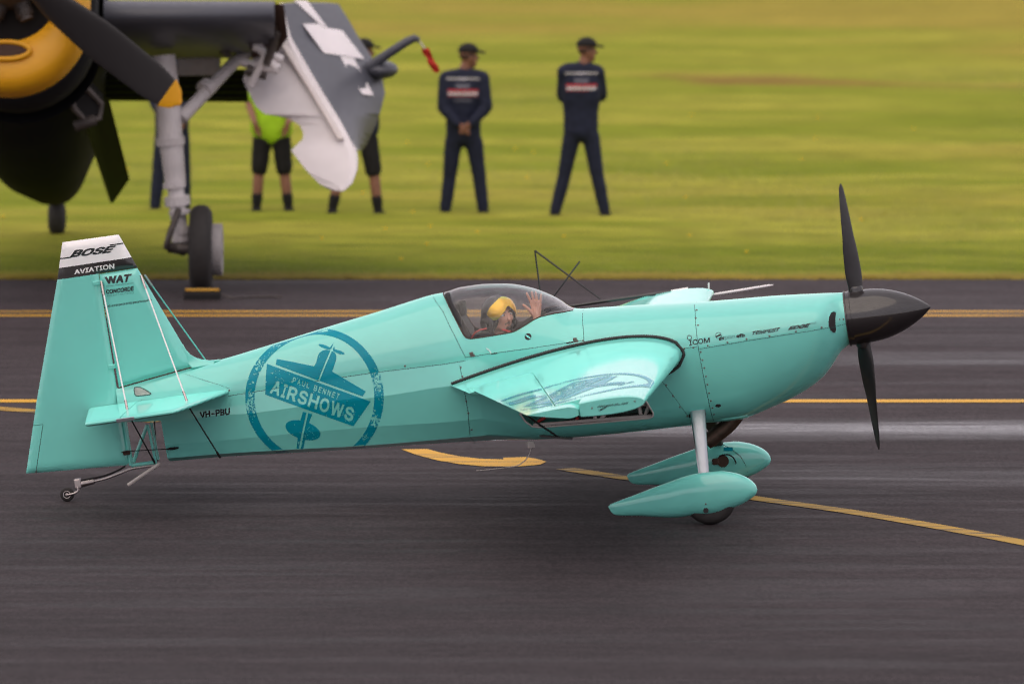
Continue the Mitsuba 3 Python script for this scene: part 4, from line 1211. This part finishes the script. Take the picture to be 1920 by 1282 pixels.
def figure(key, J, label, suit, marks=None, short_sleeve=False, legs='long', face=(1, .25), cap=True, hands=None):
    """A standing person from joints in world metres: a continuous body with clothing over it."""
    A = {k: np.asarray(v, float) for k, v in J.items()}
    fx = np.array([face[0], face[1], 0.0]) / math.hypot(*face)
    sx = np.array([-fx[1], fx[0], 0])
    H_ = A['head']
    up = np.array([0, 0, 1.0])
    b = [[(H_ + up * .03 - fx * .012, .088), (H_ - up * .02 + fx * .02, .072)], [(H_ - up * .02 + fx * .02, .07), (H_ - up * .095 + fx * .055, .034)],
         [(H_ + fx * .085 + up * .01, .014), (H_ + fx * .106 - up * .03, .014)], [(H_ - up * .01 + sx * .078, .018), (H_ - up * .04 + sx * .076, .014)], [(H_ - up * .01 - sx * .078, .018), (H_ - up * .04 - sx * .076, .014)],
         [(H_ - up * .05, .056), (A['neck'], .056)], [(A['neck'], .056), (A['chest'], .11), (A['waist'], .095), (A['hip'], .10)]]
    for s in 'LR':
        b += [[(A['chest'] + up * .08, .08), (A['sh' + s], .06), (A['el' + s], .042), (A['wr' + s], .029)], [(A['hip'], .10), (A['hp' + s], .082), (A['kn' + s], .056), (scale_to(A['kn' + s], A['an' + s], .35), .058), (A['an' + s], .036)], [(A['an' + s], .038), (A['an' + s] - up * .05, .035), (A['to' + s], .03)]]
        hd = (hands or {}).get(s)
        if hd is not None:
            b += hand_chains(A['wr' + s], *hd)
    add(key + '__body', bones(b, .02, 6, 16), 'skin_far', True)
    ac = (A['shR'] - A['shL']) / np.linalg.norm(A['shR'] - A['shL'])
    top = [[(A['shL'], .080), (A['neck'] - up * .055, .075), (A['shR'], .080)], [(A['neck'] - up * .02, .066), (A['chest'], .13)]]
    for d_ in (ac * .082, -ac * .082):
        top.append([(A['chest'] + up * .03 + d_ * 1.25, .108), (A['chest'] - up * .10 + d_ * 1.15, .110), (A['waist'] + d_ * .92, .102), (A['hip'] + d_ * .85, .106)])
        top.append([(A['chest'] + d_ * .4, .125), (A['waist'] + d_ * .3, .128), (A['hip'] + d_ * .3, .13)])
    for s in 'LR':
        if short_sleeve:
            top.append([(A['sh' + s], .078), (scale_to(A['sh' + s], A['el' + s], .75), .07)])
        else:
            top.append([(A['sh' + s], .078), (A['el' + s], .066), (scale_to(A['el' + s], A['wr' + s], .95), .048)])
    if short_sleeve:
        top += [[(A['chest'] + d_, .12), (A['waist'] + d_, .125), (A['hip'] + up * .045 + d_, .135)] for d_ in (np.array([.085, 0, 0]), np.array([-.085, 0, 0]))]
    low = [[(A['hpL'], .095), (A['hip'] + up * .02, .12), (A['hpR'], .095)]] if legs == 'long' else [[(A['hpL'], .105), (A['hip'], .11), (A['hpR'], .105)]]
    for s in 'LR':
        if legs == 'long':
            low.append([(A['hp' + s], .092), (A['kn' + s], .070), (scale_to(A['kn' + s], A['an' + s], .5), .068), (A['an' + s], .058)])
        else:
            low.append([(A['hp' + s], .100), (scale_to(A['hp' + s], A['kn' + s], .82), .088)])
    rng = np.random.default_rng(abs(hash(len(key) * 7 + int(H_[0] * 100))) % 1000)

    def folds(m, amp=.006):
        m.merge_vertices()
        nz = meshkit.fbm(m.vertices * [9, 9, 16] + 3, 3, 4) - .5
        m.vertices = m.vertices + m.vertex_normals * (amp * 2 * nz)[:, None]
        return m
    if suit == 'navy_cloth' and legs == 'long':
        tm_ = folds(bones(top + low, .022, 5, 16))
        add(key + '__overalls', tm_, suit, True)
    else:
        tm_ = folds(bones(top, .022, 5, 16))
        add(key + '__shirt', tm_, suit, True)
        add(key + '__shorts', folds(bones(low, .022, 5, 16)), 'black_cloth', True)
        for s in 'LR':
            add(key + '__sock', bones([[(scale_to(A['kn' + s], A['an' + s], .62), .060), (A['an' + s], .046)]], .02, 4, 14), 'black_cloth', True)
    for s in 'LR':
        add(key + '__shoe', bones([[(A['an' + s] - up * .02, .055), (A['an' + s] - up * .055 - (A['to' + s] - A['an' + s]) * [.3, .3, 0], .045), (A['to' + s], .038)], [(A['an' + s] - up * .02, .05), (A['to' + s], .04)]], .02, 4, 14), 'black_cloth', True)
    if cap:
        dome = m3.Manifold.sphere(1, 32).scale([.108, .100, .092]) - m3.Manifold.cube([1, 1, 1], True).translate([0, 0, -.5])
        dt = tm(dome)
        Bs = np.array([fx, sx, up])
        dt.vertices = H_ + up * .045 + dt.vertices @ Bs
        add(key + '__cap', dt, 'black_cloth', True)
        br = [np.c_[np.array([.07, .10, .135, .165, .178, .165, .135, .10, .07]), np.array([-.085, -.082, -.07, -.04, 0, .04, .07, .082, .085]), z + np.array([0, 0, -.006, -.012, -.014, -.012, -.006, 0, 0])] for z in (.036, .060)]
        bm = loft(br)
        bm.vertices = H_ + bm.vertices @ Bs
        add(key + '__cap__brim', bm, 'black_cloth', 40)
        hair = m3.Manifold.sphere(1, 28).scale([.094, .088, .058]) - m3.Manifold.cube([1, 1, 1], True).translate([.53, 0, 0]) - m3.Manifold.cube([1, 1, 1], True).translate([0, 0, .53])
        hh = tm(hair)
        hh.vertices = H_ + up * .01 + hh.vertices @ Bs
        add(key + '__hair', hh, 'rust_dark', 35)
    if marks is not None:
        from scipy.spatial import cKDTree
        c = tm_.vertices[tm_.vertex_normals[:, 1] < -.1]
        tree = cKDTree(c[:, [0, 2]])
        for (x0, x1, z0, z1, bs) in marks:
            V_, F_ = patch(box(x0, z0, x1, z1), .03, .03)
            V_ = V_ + [A['chest'][0], A['chest'][2]]
            dist, ii = tree.query(V_, k=6)
            w_ = 1 / (dist + .005)
            y_ = (c[ii, 1] * w_).sum(1) / w_.sum(1)
            add(key + '__back_print', trimesh.Trimesh(np.c_[V_[:, 0], y_ - .006, V_[:, 1]], F_, process=False), bs, True)
    tag(key, label, 'person')


mat('cloth_red', (0.50, 0.025, 0.035), 0.7)
mat('cloth_grey', (0.13, 0.13, 0.17), 0.8)
mat('cloth_white', (0.58, 0.55, 0.58), 0.8)
MARKS = [(-.165, .165, .105, .124, 'cloth_white'), (-.07, .07, .020, .062, 'cloth_grey'), (-.155, .155, -.015, .008, 'cloth_red'), (-.150, .150, -.052, -.019, 'cloth_white'), (-.155, .155, -.062, -.055, 'cloth_red'), (-.085, .085, -.112, -.092, 'cloth_grey')]
names = 'head neck chest waist hip shL shR elL elR wrL wrR hpL hpR knL knR anL anR toL toR'.split()
JA = dict(zip(names, [(-0.442,23.35,1.608),(-0.48,23.35,1.479),(-0.496,23.35,1.273),(-0.496,23.37,1.018),(-0.491,23.36,0.819),(-0.663,23.33,1.388),(-0.302,23.33,1.388),(-0.695,23.28,1.095),(-0.259,23.28,1.095),(-0.549,23.2,0.928),(-0.409,23.19,0.939),(-0.594,23.36,0.732),(-0.383,23.36,0.732),(-0.632,23.38,0.373),(-0.329,23.36,0.375),(-0.675,23.36,0.055),(-0.292,23.34,0.057),(-0.698,23.5,0),(-0.254,23.48,0.004)]))
figure('person_001', JA, 'ground crew member in navy overalls with both hands clasped behind the back', 'navy_cloth', MARKS, hands={'L': ([.75, -.05, -.55], [.1, -.3, .6], [.2, -.5, -.5]), 'R': ([-.75, -.1, -.55], [-.1, -.3, .6], [-.2, -.5, -.5])})
JB = dict(zip(names, [(0.751,23.05,1.686),(0.725,23.05,1.563),(0.698,23.05,1.348),(0.693,23.07,1.077),(0.693,23.06,0.879),(0.531,23.03,1.473),(0.859,23.03,1.467),(0.516,23.15,1.212),(0.899,23.2,1.219),(0.679,23.3,1.18),(0.755,23.32,1.221),(0.602,23.06,0.809),(0.795,23.06,0.809),(0.527,23.08,0.419),(0.86,23.05,0.421),(0.436,23.05,0.06),(0.936,23.04,0.061),(0.415,23.17,0.004),(0.975,23.18,0.006)]))
figure('person_002', JB, 'ground crew member in navy overalls standing with folded arms', 'navy_cloth', MARKS, hands={'L': ([.9, .1, .1], [0, .2, .9], [0, -.9, .1]), 'R': ([-.9, .1, .1], [0, .2, .9], [0, -.9, .1])})
JC = dict(zip(names, [(-2.434,23.45,1.634),(-2.439,23.45,1.51),(-2.44,23.45,1.31),(-2.441,23.46,1.039),(-2.436,23.45,0.823),(-2.591,23.45,1.386),(-2.278,23.45,1.386),(-2.662,23.44,1.121),(-2.219,23.44,1.121),(-2.597,23.25,0.935),(-2.263,23.25,0.935),(-2.528,23.45,0.758),(-2.339,23.45,0.758),(-2.568,23.46,0.399),(-2.303,23.46,0.399),(-2.59,23.45,0.064),(-2.266,23.45,0.064),(-2.612,23.6,0.005),(-2.238,23.6,0.008)]))
figure('person_003', JC, 'person in a bright hi-vis shirt and black shorts behind the folded wing', 'hivis_cloth', None, True, 'short', face=(.3, 1), cap=False, hands={'L': ([.2, .3, -.9], [.5, .5, 0], [.8, 0, .1]), 'R': ([-.2, .3, -.9], [-.5, .5, 0], [-.8, 0, .1])})
JD = dict(zip(names, [(-1.494,23.12,1.671),(-1.515,23.12,1.542),(-1.532,23.12,1.332),(-1.544,23.14,1.051),(-1.555,23.13,0.847),(-1.688,23.12,1.413),(-1.376,23.12,1.413),(-1.72,23.12,1.133),(-1.349,23.1,1.134),(-1.644,23.3,0.969),(-1.402,23.3,0.915),(-1.641,23.13,0.782),(-1.452,23.13,0.782),(-1.744,23.14,0.414),(-1.388,23.12,0.405),(-1.815,23.13,0.075),(-1.351,23.11,0.06),(-1.839,23.26,0.015),(-1.283,23.22,0.002)]))
figure('person_004', JD, 'person in a dark cap and shorts, mostly hidden by the folded wing', 'navy_cloth', None, True, 'short', face=(1, .3), hands={'L': ([.5, .3, -.6], [.5, .5, 0], [.8, 0, .1]), 'R': ([-.5, .3, -.6], [-.5, .5, 0], [-.8, 0, .1])})
JE = dict(zip(names, [(-3.456,23.75,1.68),(-3.457,23.75,1.55),(-3.452,23.75,1.333),(-3.454,23.76,1.044),(-3.46,23.75,0.828),(-3.614,23.75,1.42),(-3.295,23.75,1.42),(-3.632,23.74,1.138),(-3.274,23.74,1.138),(-3.545,23.6,0.964),(-3.328,23.6,0.947),(-3.547,23.75,0.768),(-3.368,23.75,0.768),(-3.593,23.76,0.408),(-3.338,23.76,0.408),(-3.632,23.75,0.055),(-3.328,23.75,0.055),(-3.656,23.9,-0.001),(-3.308,23.9,-0.001)]))
figure('person_005', JE, 'person in dark overalls standing behind the bomber undercarriage leg', 'navy_cloth', None, face=(.3, 1), hands={'L': ([.3, .3, -.9], [.5, .5, 0], [.8, 0, .1]), 'R': ([-.3, .3, -.9], [-.5, .5, 0], [-.8, 0, .1])})

# ---------------------------------------------------------------- the bomber on the grass
BB = 'old_bomber__'
bp = lambda k, m, b, s=35: add(BB + k, m, b, s)
tag('old_bomber', 'dark blue propeller bomber with a yellow cowling lip and one wing folded down', 'aeroplane')
HUBB = np.array([(-4.408,12.55,3.093)][0])
bf = np.array([-.055, -.976, .208])
bf /= np.linalg.norm(bf)
brt = np.cross(bf, [0, 0, 1.0])
brt /= np.linalg.norm(brt)
brt = brt if brt[0] > 0 else -brt
bup = np.cross(brt, bf)
bup = bup if bup[2] > 0 else -bup
bm_ = lambda a, r, u: HUBB + a * bf + r * brt + u * bup
q = np.linspace(0, 2 * np.pi, 97)[:-1]


def obround(a, r, low, k=1.0, rl=None):
    """Cowling section: a circle round the hub, drawn down into a chin."""
    rl = r if rl is None else rl
    s_ = np.sin(q)
    cc = np.where(s_ < 0, -low, 0.0)
    rr = np.where(s_ < 0, rl, r)
    return np.array([bm_(a, rr[i] * np.cos(q[i]), cc[i] + rr[i] * s_[i]) for i in range(96)])


inn = lambda a, r: np.array([bm_(a, r * np.cos(t), -.15 + r * np.sin(t)) for t in q])
bp('cowling__lip', loft([inn(-.62, .44), inn(-.48, .45), inn(-.40, .475), obround(-.36, .54, .28, 1, .52), obround(-.36, .60, .34, 1, .59), obround(-.40, .655, .365, 1, .655), obround(-.50, .69, .37, 1, .69), obround(-.66, .70, .37, 1, .70)], False), 'bomber_yellow', True)
ho = np.array([bm_(-.345, .21 * np.cos(t), -.70 + .075 * np.sin(t)) for t in q])
hc_ = ho.mean(0)
bp('chin_intake', loft([ho + bf * .012, hc_ + (ho - hc_) * .9 + bf * .004, hc_ + (ho - hc_) * .82 - bf * .05], True), 'rust_dark', True)
bp('chin_intake__rim', tube(np.vstack([ho, ho[:2]]) + bf * .012, .022, 8), 'bomber_yellow', True)
bp('cowling', loft([obround(-.66, .702, .37), obround(-1.0, .72, .40), obround(-1.5, .72, .46)], True), 'bomber_blue', True)
bp('crankcase', lathe([(-.62, 0), (-.62, .30), (-.30, .26), (-.15, .18), (-.05, .14), (.05, .12), (.05, 0)], 'x', 32).apply_transform(np.vstack([np.c_[bf, brt, bup, HUBB], [0, 0, 0, 1]])), 'engine_grey')
for k in range(9):
    t = 2 * np.pi * k / 9 + .2
    c0, c1 = bm_(-.55, .26 * np.cos(t), .26 * np.sin(t)), bm_(-.55, .43 * np.cos(t), .43 * np.sin(t))
    bp('engine_cylinder', join(*[tube([scale_to(c0, c1, z), scale_to(c0, c1, z + .05)], .085 - .02 * (z > .8), 14) for z in np.linspace(0, .95, 9)], tube([c0, c1], .06, 12)), 'engine_grey')
TIPB = np.array([(-2.864,12.55,1.864)][0])
RB = np.linalg.norm(TIPB - HUBB)


def bblade(ang, t0, t1, pad=0.0):
    rings = []
    rd = math.cos(ang) * brt + math.sin(ang) * bup
    td = -math.sin(ang) * brt + math.cos(ang) * bup
    for t in np.r_[np.linspace(t0, max(t1 - .06, t0), 16), np.linspace(max(t1 - .06, t0), t1, 8)[1:]]:
        ch = np.interp(t, [.05, .15, .3, .55, .85, .93, .975, 1.0], [.06, .09, .155, .19, .165, .14, .09, .02]) + pad
        th = np.interp(t, [.05, .2, .5, 1], [.06, .05, .025, .008]) + pad
        be = math.radians(np.interp(t, [.05, .3, 1], [50, 34, 16]))
        qq = np.linspace(0, 2 * np.pi, 25)[:-1]
        u_, w_ = ch * np.cos(qq), th * np.sin(qq)
        rings.append(HUBB + rd * RB * t + np.outer(u_ * math.cos(be) - w_ * math.sin(be), td) + np.outer(u_ * math.sin(be) + w_ * math.cos(be), bf))
    return loft(rings)


a0 = math.atan2((TIPB - HUBB) @ bup, (TIPB - HUBB) @ brt)
for k in range(3):
    k_ = bp('propeller_blade', bblade(a0 + 2 * np.pi * k / 3, .05, 1.0), 'blade_black')
    add(k_ + '__tip', bblade(a0 + 2 * np.pi * k / 3, .925, 1.004, .003), 'bomber_yellow', 35)

# fuselage: rings from photo-measured centre, half width, bottom, at increasing depth
rings = []
SECT = [(-4.497,13.9,2.194),(-4.502,14.5,1.774),(-4.489,15.4,1.3),(-4.463,16.6,0.888),(-4.427,17.8,0.621),(-4.409,19.2,0.433),(-4.466,20.8,0.319)]
for p, hw, zt in zip(np.array(SECT), (.72, .74, .76, .74, .66, .46, .24), (3.7, 3.8, 3.9, 3.9, 3.7, 3.2, 2.6)):
    c, h = (p[2] + zt) / 2, (zt - p[2]) / 2
    rings.append(np.c_[p[0] + hw * np.sign(np.cos(q)) * np.abs(np.cos(q)) ** .8, np.full(96, p[1]) - .2 * np.sin(q), c + h * np.sign(np.sin(q)) * np.abs(np.sin(q)) ** .8])
bp('fuselage', loft(rings), 'bomber_blue', True)
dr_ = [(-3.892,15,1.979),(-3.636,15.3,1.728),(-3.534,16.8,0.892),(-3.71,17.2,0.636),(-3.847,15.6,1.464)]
bp('bay_door', loft([np.array(dr_), np.array(dr_) + [-.03, .06, 0]]), 'bomber_olive')  # olive paints the reflected grass into the door's colour
sc = np.array([(-3.965,14.6,1.853),(-3.789,14.6,1.872),(-3.676,14.7,1.736),(-3.696,14.7,1.607),(-3.814,14.6,1.586),(-3.909,14.6,1.696)])
bp('oil_cooler', loft([sc, sc.mean(0) + (sc - sc.mean(0)) * .95 + [0, .5, .05]]), 'black_cloth')
bp('oil_cooler__rim', join(tube(np.vstack([sc, sc[:1]]), .03, 8), tube([(-3.91,14.6,1.538),(-3.719,14.6,1.605)], .05, 8)), 'engine_grey', True)
bp('cowl_reflection_panel', loft([np.array([(-3.977,14.1,2.843),(-3.722,14.1,2.843),(-3.78,14.1,2.579),(-3.931,14.1,2.645)]), np.array([(-3.989,14.3,2.832),(-3.733,14.3,2.832),(-3.791,14.3,2.567),(-3.943,14.3,2.633)])]), 'bomber_white')  # pale panel added to stand for the reflection on the cowling side
tw_c = np.array([(-4.458,20.9,0.143)][0])
bp('tail_wheel', lathe([(-.07, .0), (-.085, .10), (-.06, .17), (0, .185), (.06, .17), (.085, .10), (.07, 0)], 'x', 32).apply_translation(tw_c + [0, 0, .185 - tw_c[2]]), 'tyre_rubber', True)
bp('tail_wheel__strut', tube([tw_c + [0, 0, .05], tw_c + [.0, 0, .55]], .07, 10), 'bomber_blue', True)

# wing centre section: nose up like the rest of the machine
def wsec(x, le, chord, th, pitch=12):
    c = (1 - np.cos(np.linspace(0, np.pi, 24))) / 2
    h = foil_half(c, th) * chord
    yy, zz = np.r_[c, c[::-1][1:-1]] * chord, np.r_[h + .02 * c, -h[::-1][1:-1] * .9]
    a = math.radians(pitch)
    return np.c_[np.full(len(yy), x), le[1] + yy * math.cos(a) + zz * math.sin(a), le[2] - yy * math.sin(a) + zz * math.cos(a)]


wa, wb = np.array([(-4.278,14.5,2.536)][0]), np.array([(-2.133,14.6,2.545)][0])
bp('wing_centre', loft([wsec(wa[0], wa, 2.9, .16), wsec((wa[0] + wb[0]) / 2, (wa + wb) / 2, 2.75, .155), wsec(wb[0], wb, 2.6, .15)]), 'bomber_wing_grey', True)
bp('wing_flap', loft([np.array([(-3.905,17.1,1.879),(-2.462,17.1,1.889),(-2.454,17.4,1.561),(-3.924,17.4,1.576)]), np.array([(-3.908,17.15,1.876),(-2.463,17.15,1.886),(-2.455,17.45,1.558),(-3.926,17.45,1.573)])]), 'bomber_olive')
for k, (aa, bb_) in enumerate(zip([(-3.905,17.1,1.81),(-3.909,17.16,1.752),(-3.912,17.2,1.694),(-3.915,17.26,1.636)], [(-2.457,17.1,1.815),(-2.459,17.16,1.756),(-2.456,17.2,1.694),(-2.453,17.26,1.631)])):
    bp('wing_flap__rib', tube([aa, bb_], .016, 6), 'black_cloth')

# main undercarriage leg
leg = [(-3.153,15.3,2.128),(-3.105,15.25,1.673),(-3.089,15.2,1.46)]
bp('gear_leg', tube(leg + [(-3.034,15.12,0.984)], [.115, .118, .115, .095], 18), 'gear_white', True)
bp('gear_leg__piston', tube([(-3.039,15.12,1.008),(-2.99,15.05,0.532),(-2.976,15.05,0.367)], [.075, .072, .07], 16), 'gear_white', True)
for p0, p1, r0 in zip([(-3.088,15.18,1.399),(-3.048,15.1,0.995),(-3.024,15.1,0.875),(-2.994,15.06,0.748),(-2.985,15.05,0.604),(-2.981,15.05,0.503)], [(-3.084,15.18,1.331),(-3.043,15.1,0.952),(-3.015,15.1,0.793),(-2.99,15.06,0.714),(-2.98,15.05,0.541),(-2.976,15.05,0.474)], (.135, .105, .115, .10, .085, .09)):
    bp('gear_leg__collar', tube([p0, p1], r0, 16), 'gear_white', 30)
bp('gear_leg__torque_link', join(tube([(-2.999,14.95,0.771),(-3.075,14.8,0.554),(-3.106,14.85,0.443)], .03, 8), tube([(-3.116,14.85,0.438),(-2.955,15,0.391)], [.025, .05], 8)), 'engine_grey', True)
bp('drag_brace', tube([(-2.379,15.9,2.124),(-2.528,15.7,2.039),(-2.985,15.25,1.567)], [.055, .058, .062], 12), 'gear_white', True)
bp('drag_brace__collar', tube([(-2.743,15.5,1.849),(-2.79,15.45,1.804)], .085, 12), 'gear_white', 30)
bp('gear_door', rbox((.40, .05, .19), .02, [(-2.88,16.6,1.957)][0]), 'bomber_white')
bp('wing_fitting', join(tube([(-3.181,15.4,2.291),(-3.036,15.4,2.252),(-2.727,15.5,2.284)], .03, 8), tube([(-2.727,15.5,2.236),(-2.562,15.6,2.109)], .03, 8)), 'engine_grey', True)
wc = np.array([(-2.799,14.95,0.396)][0])
wc[2] = .405
bp('main_wheel__tyre', lathe([(-.09, .20), (-.105, .26), (-.098, .34), (-.07, .385), (-.03, .403), (.03, .403), (.07, .385), (.098, .34), (.105, .26), (.09, .20)], 'x', 64).apply_translation(wc), 'tyre_rubber', True)
bp('main_wheel__disc', lathe([(-.08, .0), (-.08, .22), (.05, .22), (.13, .235), (.19, .235), (.195, .20), (.18, .06), (.20, .05), (.20, 0)], 'x', 48).apply_translation(wc), 'wheel_grey', 30)
bp('main_wheel__axle', tube([wc + [-.3, 0, .02], wc], .05, 10), 'engine_grey', True)
ck = np.array([(-2.932,14.45,0.048),(-2.608,14.45,0.048)])
add('wheel_chock__block', loft([np.array([(x, 14.42, 0.0), (x, 14.42, .05), (x, 14.50, .095), (x, 14.60, .095), (x, 14.62, 0.0)]) for x in (ck[0][0], ck[1][0])]), 'black_cloth', 30)
add('wheel_chock__yellow_edge', rbox((ck[1][0] - ck[0][0] - .02, .03, .022), .006, ((ck[0][0] + ck[1][0]) / 2, 14.47, .088)), 'chock_yellow')
add('wheel_chock__rope', tube(curve(np.array([(ck[1][0], 14.5, .05), (ck[1][0] + .12, 14.48, .012), (ck[1][0] + .3, 14.62, .012), (ck[1][0] + .55, 14.6, .012)])), .008, 6), 'engine_grey', True)
tag('wheel_chock', 'black chock with a yellow edge against the bomber wheel', 'chock')

# folded outer wing: light underside to the left, dark upper side to the right, the leading edge between them
lev = [8, 40, 70, 100, 130, 150, 175, 200, 214, 222, 235, 250, 262, 272, 282, 300, 320, 345, 358]
LE_ = np.array([(-2.092,16,2.555),(-2.05,15.88,2.407),(-2.011,15.77,2.268),(-1.924,15.66,2.129),(-1.838,15.55,1.991),(-1.78,15.47,1.9),(-1.706,15.38,1.785),(-1.63,15.29,1.671),(-1.587,15.23,1.607),(-1.563,15.21,1.57),(-1.527,15.16,1.511),(-1.488,15.1,1.443),(-1.458,15.06,1.389),(-1.433,15.02,1.343),(-1.408,14.98,1.298),(-1.395,14.92,1.216),(-1.398,14.84,1.127),(-1.44,14.75,1.014),(-1.505,14.7,0.956)])
WE_ = np.array([(-2.132,16.12,2.549),(-2.188,16,2.4),(-2.248,15.89,2.26),(-2.337,15.78,2.122),(-2.411,15.67,1.983),(-2.442,15.59,1.892),(-2.381,15.5,1.777),(-2.316,15.41,1.662),(-2.237,15.35,1.599),(-2.024,15.33,1.562),(-1.917,15.28,1.502),(-1.882,15.22,1.434),(-1.89,15.18,1.38),(-1.942,15.14,1.334),(-1.989,15.1,1.289),(-1.925,15.04,1.207),(-1.847,14.96,1.117),(-1.73,14.87,1.004),(-1.618,14.82,0.946)])
wr = []
for a, b in zip(LE_, WE_):
    wr.append([a, a + [.01, .10, .0], scale_to(a, b, .5) + [0, .14, 0], b + [.02, .05, 0], b, scale_to(a, b, .5) + [0, -.03, 0], scale_to(a, b, .12) + [0, -.03, 0]])
bp('wing_underside', loft(wr), 'bomber_white', 12)
DE_ = np.array([(-1.612,17.4,2.476),(-1.511,17.28,2.324),(-1.424,17.17,2.182),(-1.32,17.06,2.04),(-1.236,16.95,1.899),(-1.197,16.87,1.806),(-1.171,16.78,1.688),(-1.2,16.69,1.572),(-1.218,16.63,1.507),(-1.233,16.61,1.469),(-1.252,16.56,1.409),(-1.287,16.5,1.339),(-1.316,16.46,1.283),(-1.34,16.42,1.237),(-1.371,16.38,1.191)])
wr = []
for a, b in zip(LE_[:15], DE_):
    nrm = np.array([.35, -.16, .12])
    wr.append([a + [.004, .01, 0], scale_to(a, b, .25) + nrm * .04, scale_to(a, b, .6) + nrm * .04, b, b + [-.1, .2, 0], scale_to(a, b, .5) + [-.12, .35, 0], a + [0, .16, 0]])
bp('wing_upper_side', loft(wr), 'bomber_wing_grey', 20)


def dark_decal(pts):
    p = np.array(pts) + [.018, -.03, .006]
    return trimesh.Trimesh(p, [(0, i, i + 1) for i in range(1, len(p) - 1)], process=False)


bp('wing_upper_side__insignia', dark_decal([(-1.929,16.154,2.361),(-1.802,16.484,2.342),(-1.703,16.63,2.279),(-1.586,16.904,2.257),(-1.378,16.805,1.997),(-1.566,16.433,2.051),(-1.734,16.095,2.097)]), 'bomber_white')
bp('wing_upper_side__stripe', dark_decal([(-2.011,16.307,2.567),(-1.903,16.628,2.549),(-1.708,16.637,2.288),(-1.783,16.523,2.334)]), 'bomber_white')
bp('wing_upper_side__stripe', dark_decal([(-1.594,16.359,2.051),(-1.472,16.609,2.02),(-1.288,16.462,1.686),(-1.386,16.209,1.713)]), 'bomber_white')
bp('wing_underside__spar', tube(np.array([(-2.091,15.68,2.225),(-1.807,15.35,1.811),(-1.535,15.01,1.392)]), .035, 8, .4), 'pale_tube', True)
bp('hinge_opening', ellipsoid([(-2.109,15.62,1.899)][0], (.06, .06, .09), 2), 'black_cloth')
for aa, bb_, r0, ms in zip([(-2.197,15.1,2.501),(-2.354,15.2,2.303),(-2.324,15.15,2.219),(-2.108,15,2.363),(-2.431,15.3,2.065),(-2.255,15.1,2.309),(-2.394,15.2,2.005),(-2.208,15.1,2.165)], [(-2.326,15.2,2.183),(-2.112,15.1,2.021),(-2.064,15.1,2.107),(-2.208,15.1,2.069),(-2.112,15.1,2.011),(-2.109,15.05,2.398),(-2.211,15.2,1.966),(-2.356,15.2,1.87)], (.05, .045, .035, .04, .04, .03, .05, .035), ('engine_grey', 'bomber_white', 'bomber_white', 'engine_grey', 'bomber_white', 'exhaust_and_shade_metal', 'engine_grey', 'bomber_white')):
    bp('fold_strut', tube([aa, bb_], r0, 8), ms, True)
bp('fold_rib', loft([np.array([(-2.145,15,2.612),(-2.05,15,2.612),(-2.012,15,2.315),(-2.115,15.2,2.159),(-2.362,15.4,2.098),(-2.287,15.2,2.351)]), np.array([(-2.153,15.25,2.598),(-2.057,15.25,2.598),(-2.02,15.25,2.3),(-2.121,15.4,2.146),(-2.369,15.6,2.085),(-2.294,15.4,2.339)])]), 'rust_dark')
bp('pitot_boom', tube([(-1.466,16.75,1.814),(-1.327,16.7,1.925),(-1.128,16.6,2.07),(-0.961,16.6,2.178),(-0.893,16.6,2.207),(-0.854,16.6,2.187)], [.06, .05, .043, .04, .036, .026], 12), 'bomber_wing_grey', True)
bp('landing_light', ellipsoid([(-1.201,16.8,1.904)][0], (.15, .22, .085), 3), 'bomber_wing_grey')
rp_ = np.array([(-0.8,16.6,2.109),(-0.785,16.6,2.065),(-0.756,16.6,2.025),(-0.746,16.6,1.981),(-0.716,16.6,1.942),(-0.687,16.6,1.888)])
rr = []
for k, p in enumerate(rp_):
    w_ = .032 * (1 + .25 * math.sin(k * 2.1))
    y_ = .03 * math.sin(k * 1.9)
    rr.append([p + [-w_, y_, 0], p + [0, -y_ * .5, .004], p + [w_, -y_, .01], p + [w_, -y_ + .004, .01], p + [0, -y_ * .5 + .004, .004], p + [-w_, y_ + .004, 0]])
add('warning_ribbon__streamer', loft(rr), 'ribbon_red', True)
add('warning_ribbon__cord', tube([(-0.854,16.6,2.183),(-0.829,16.6,2.148),(-0.8,16.6,2.109)], .009, 6), 'pale_tube', True)
tag('warning_ribbon', 'red streamer hanging from the probe on the folded wing', 'ribbon')
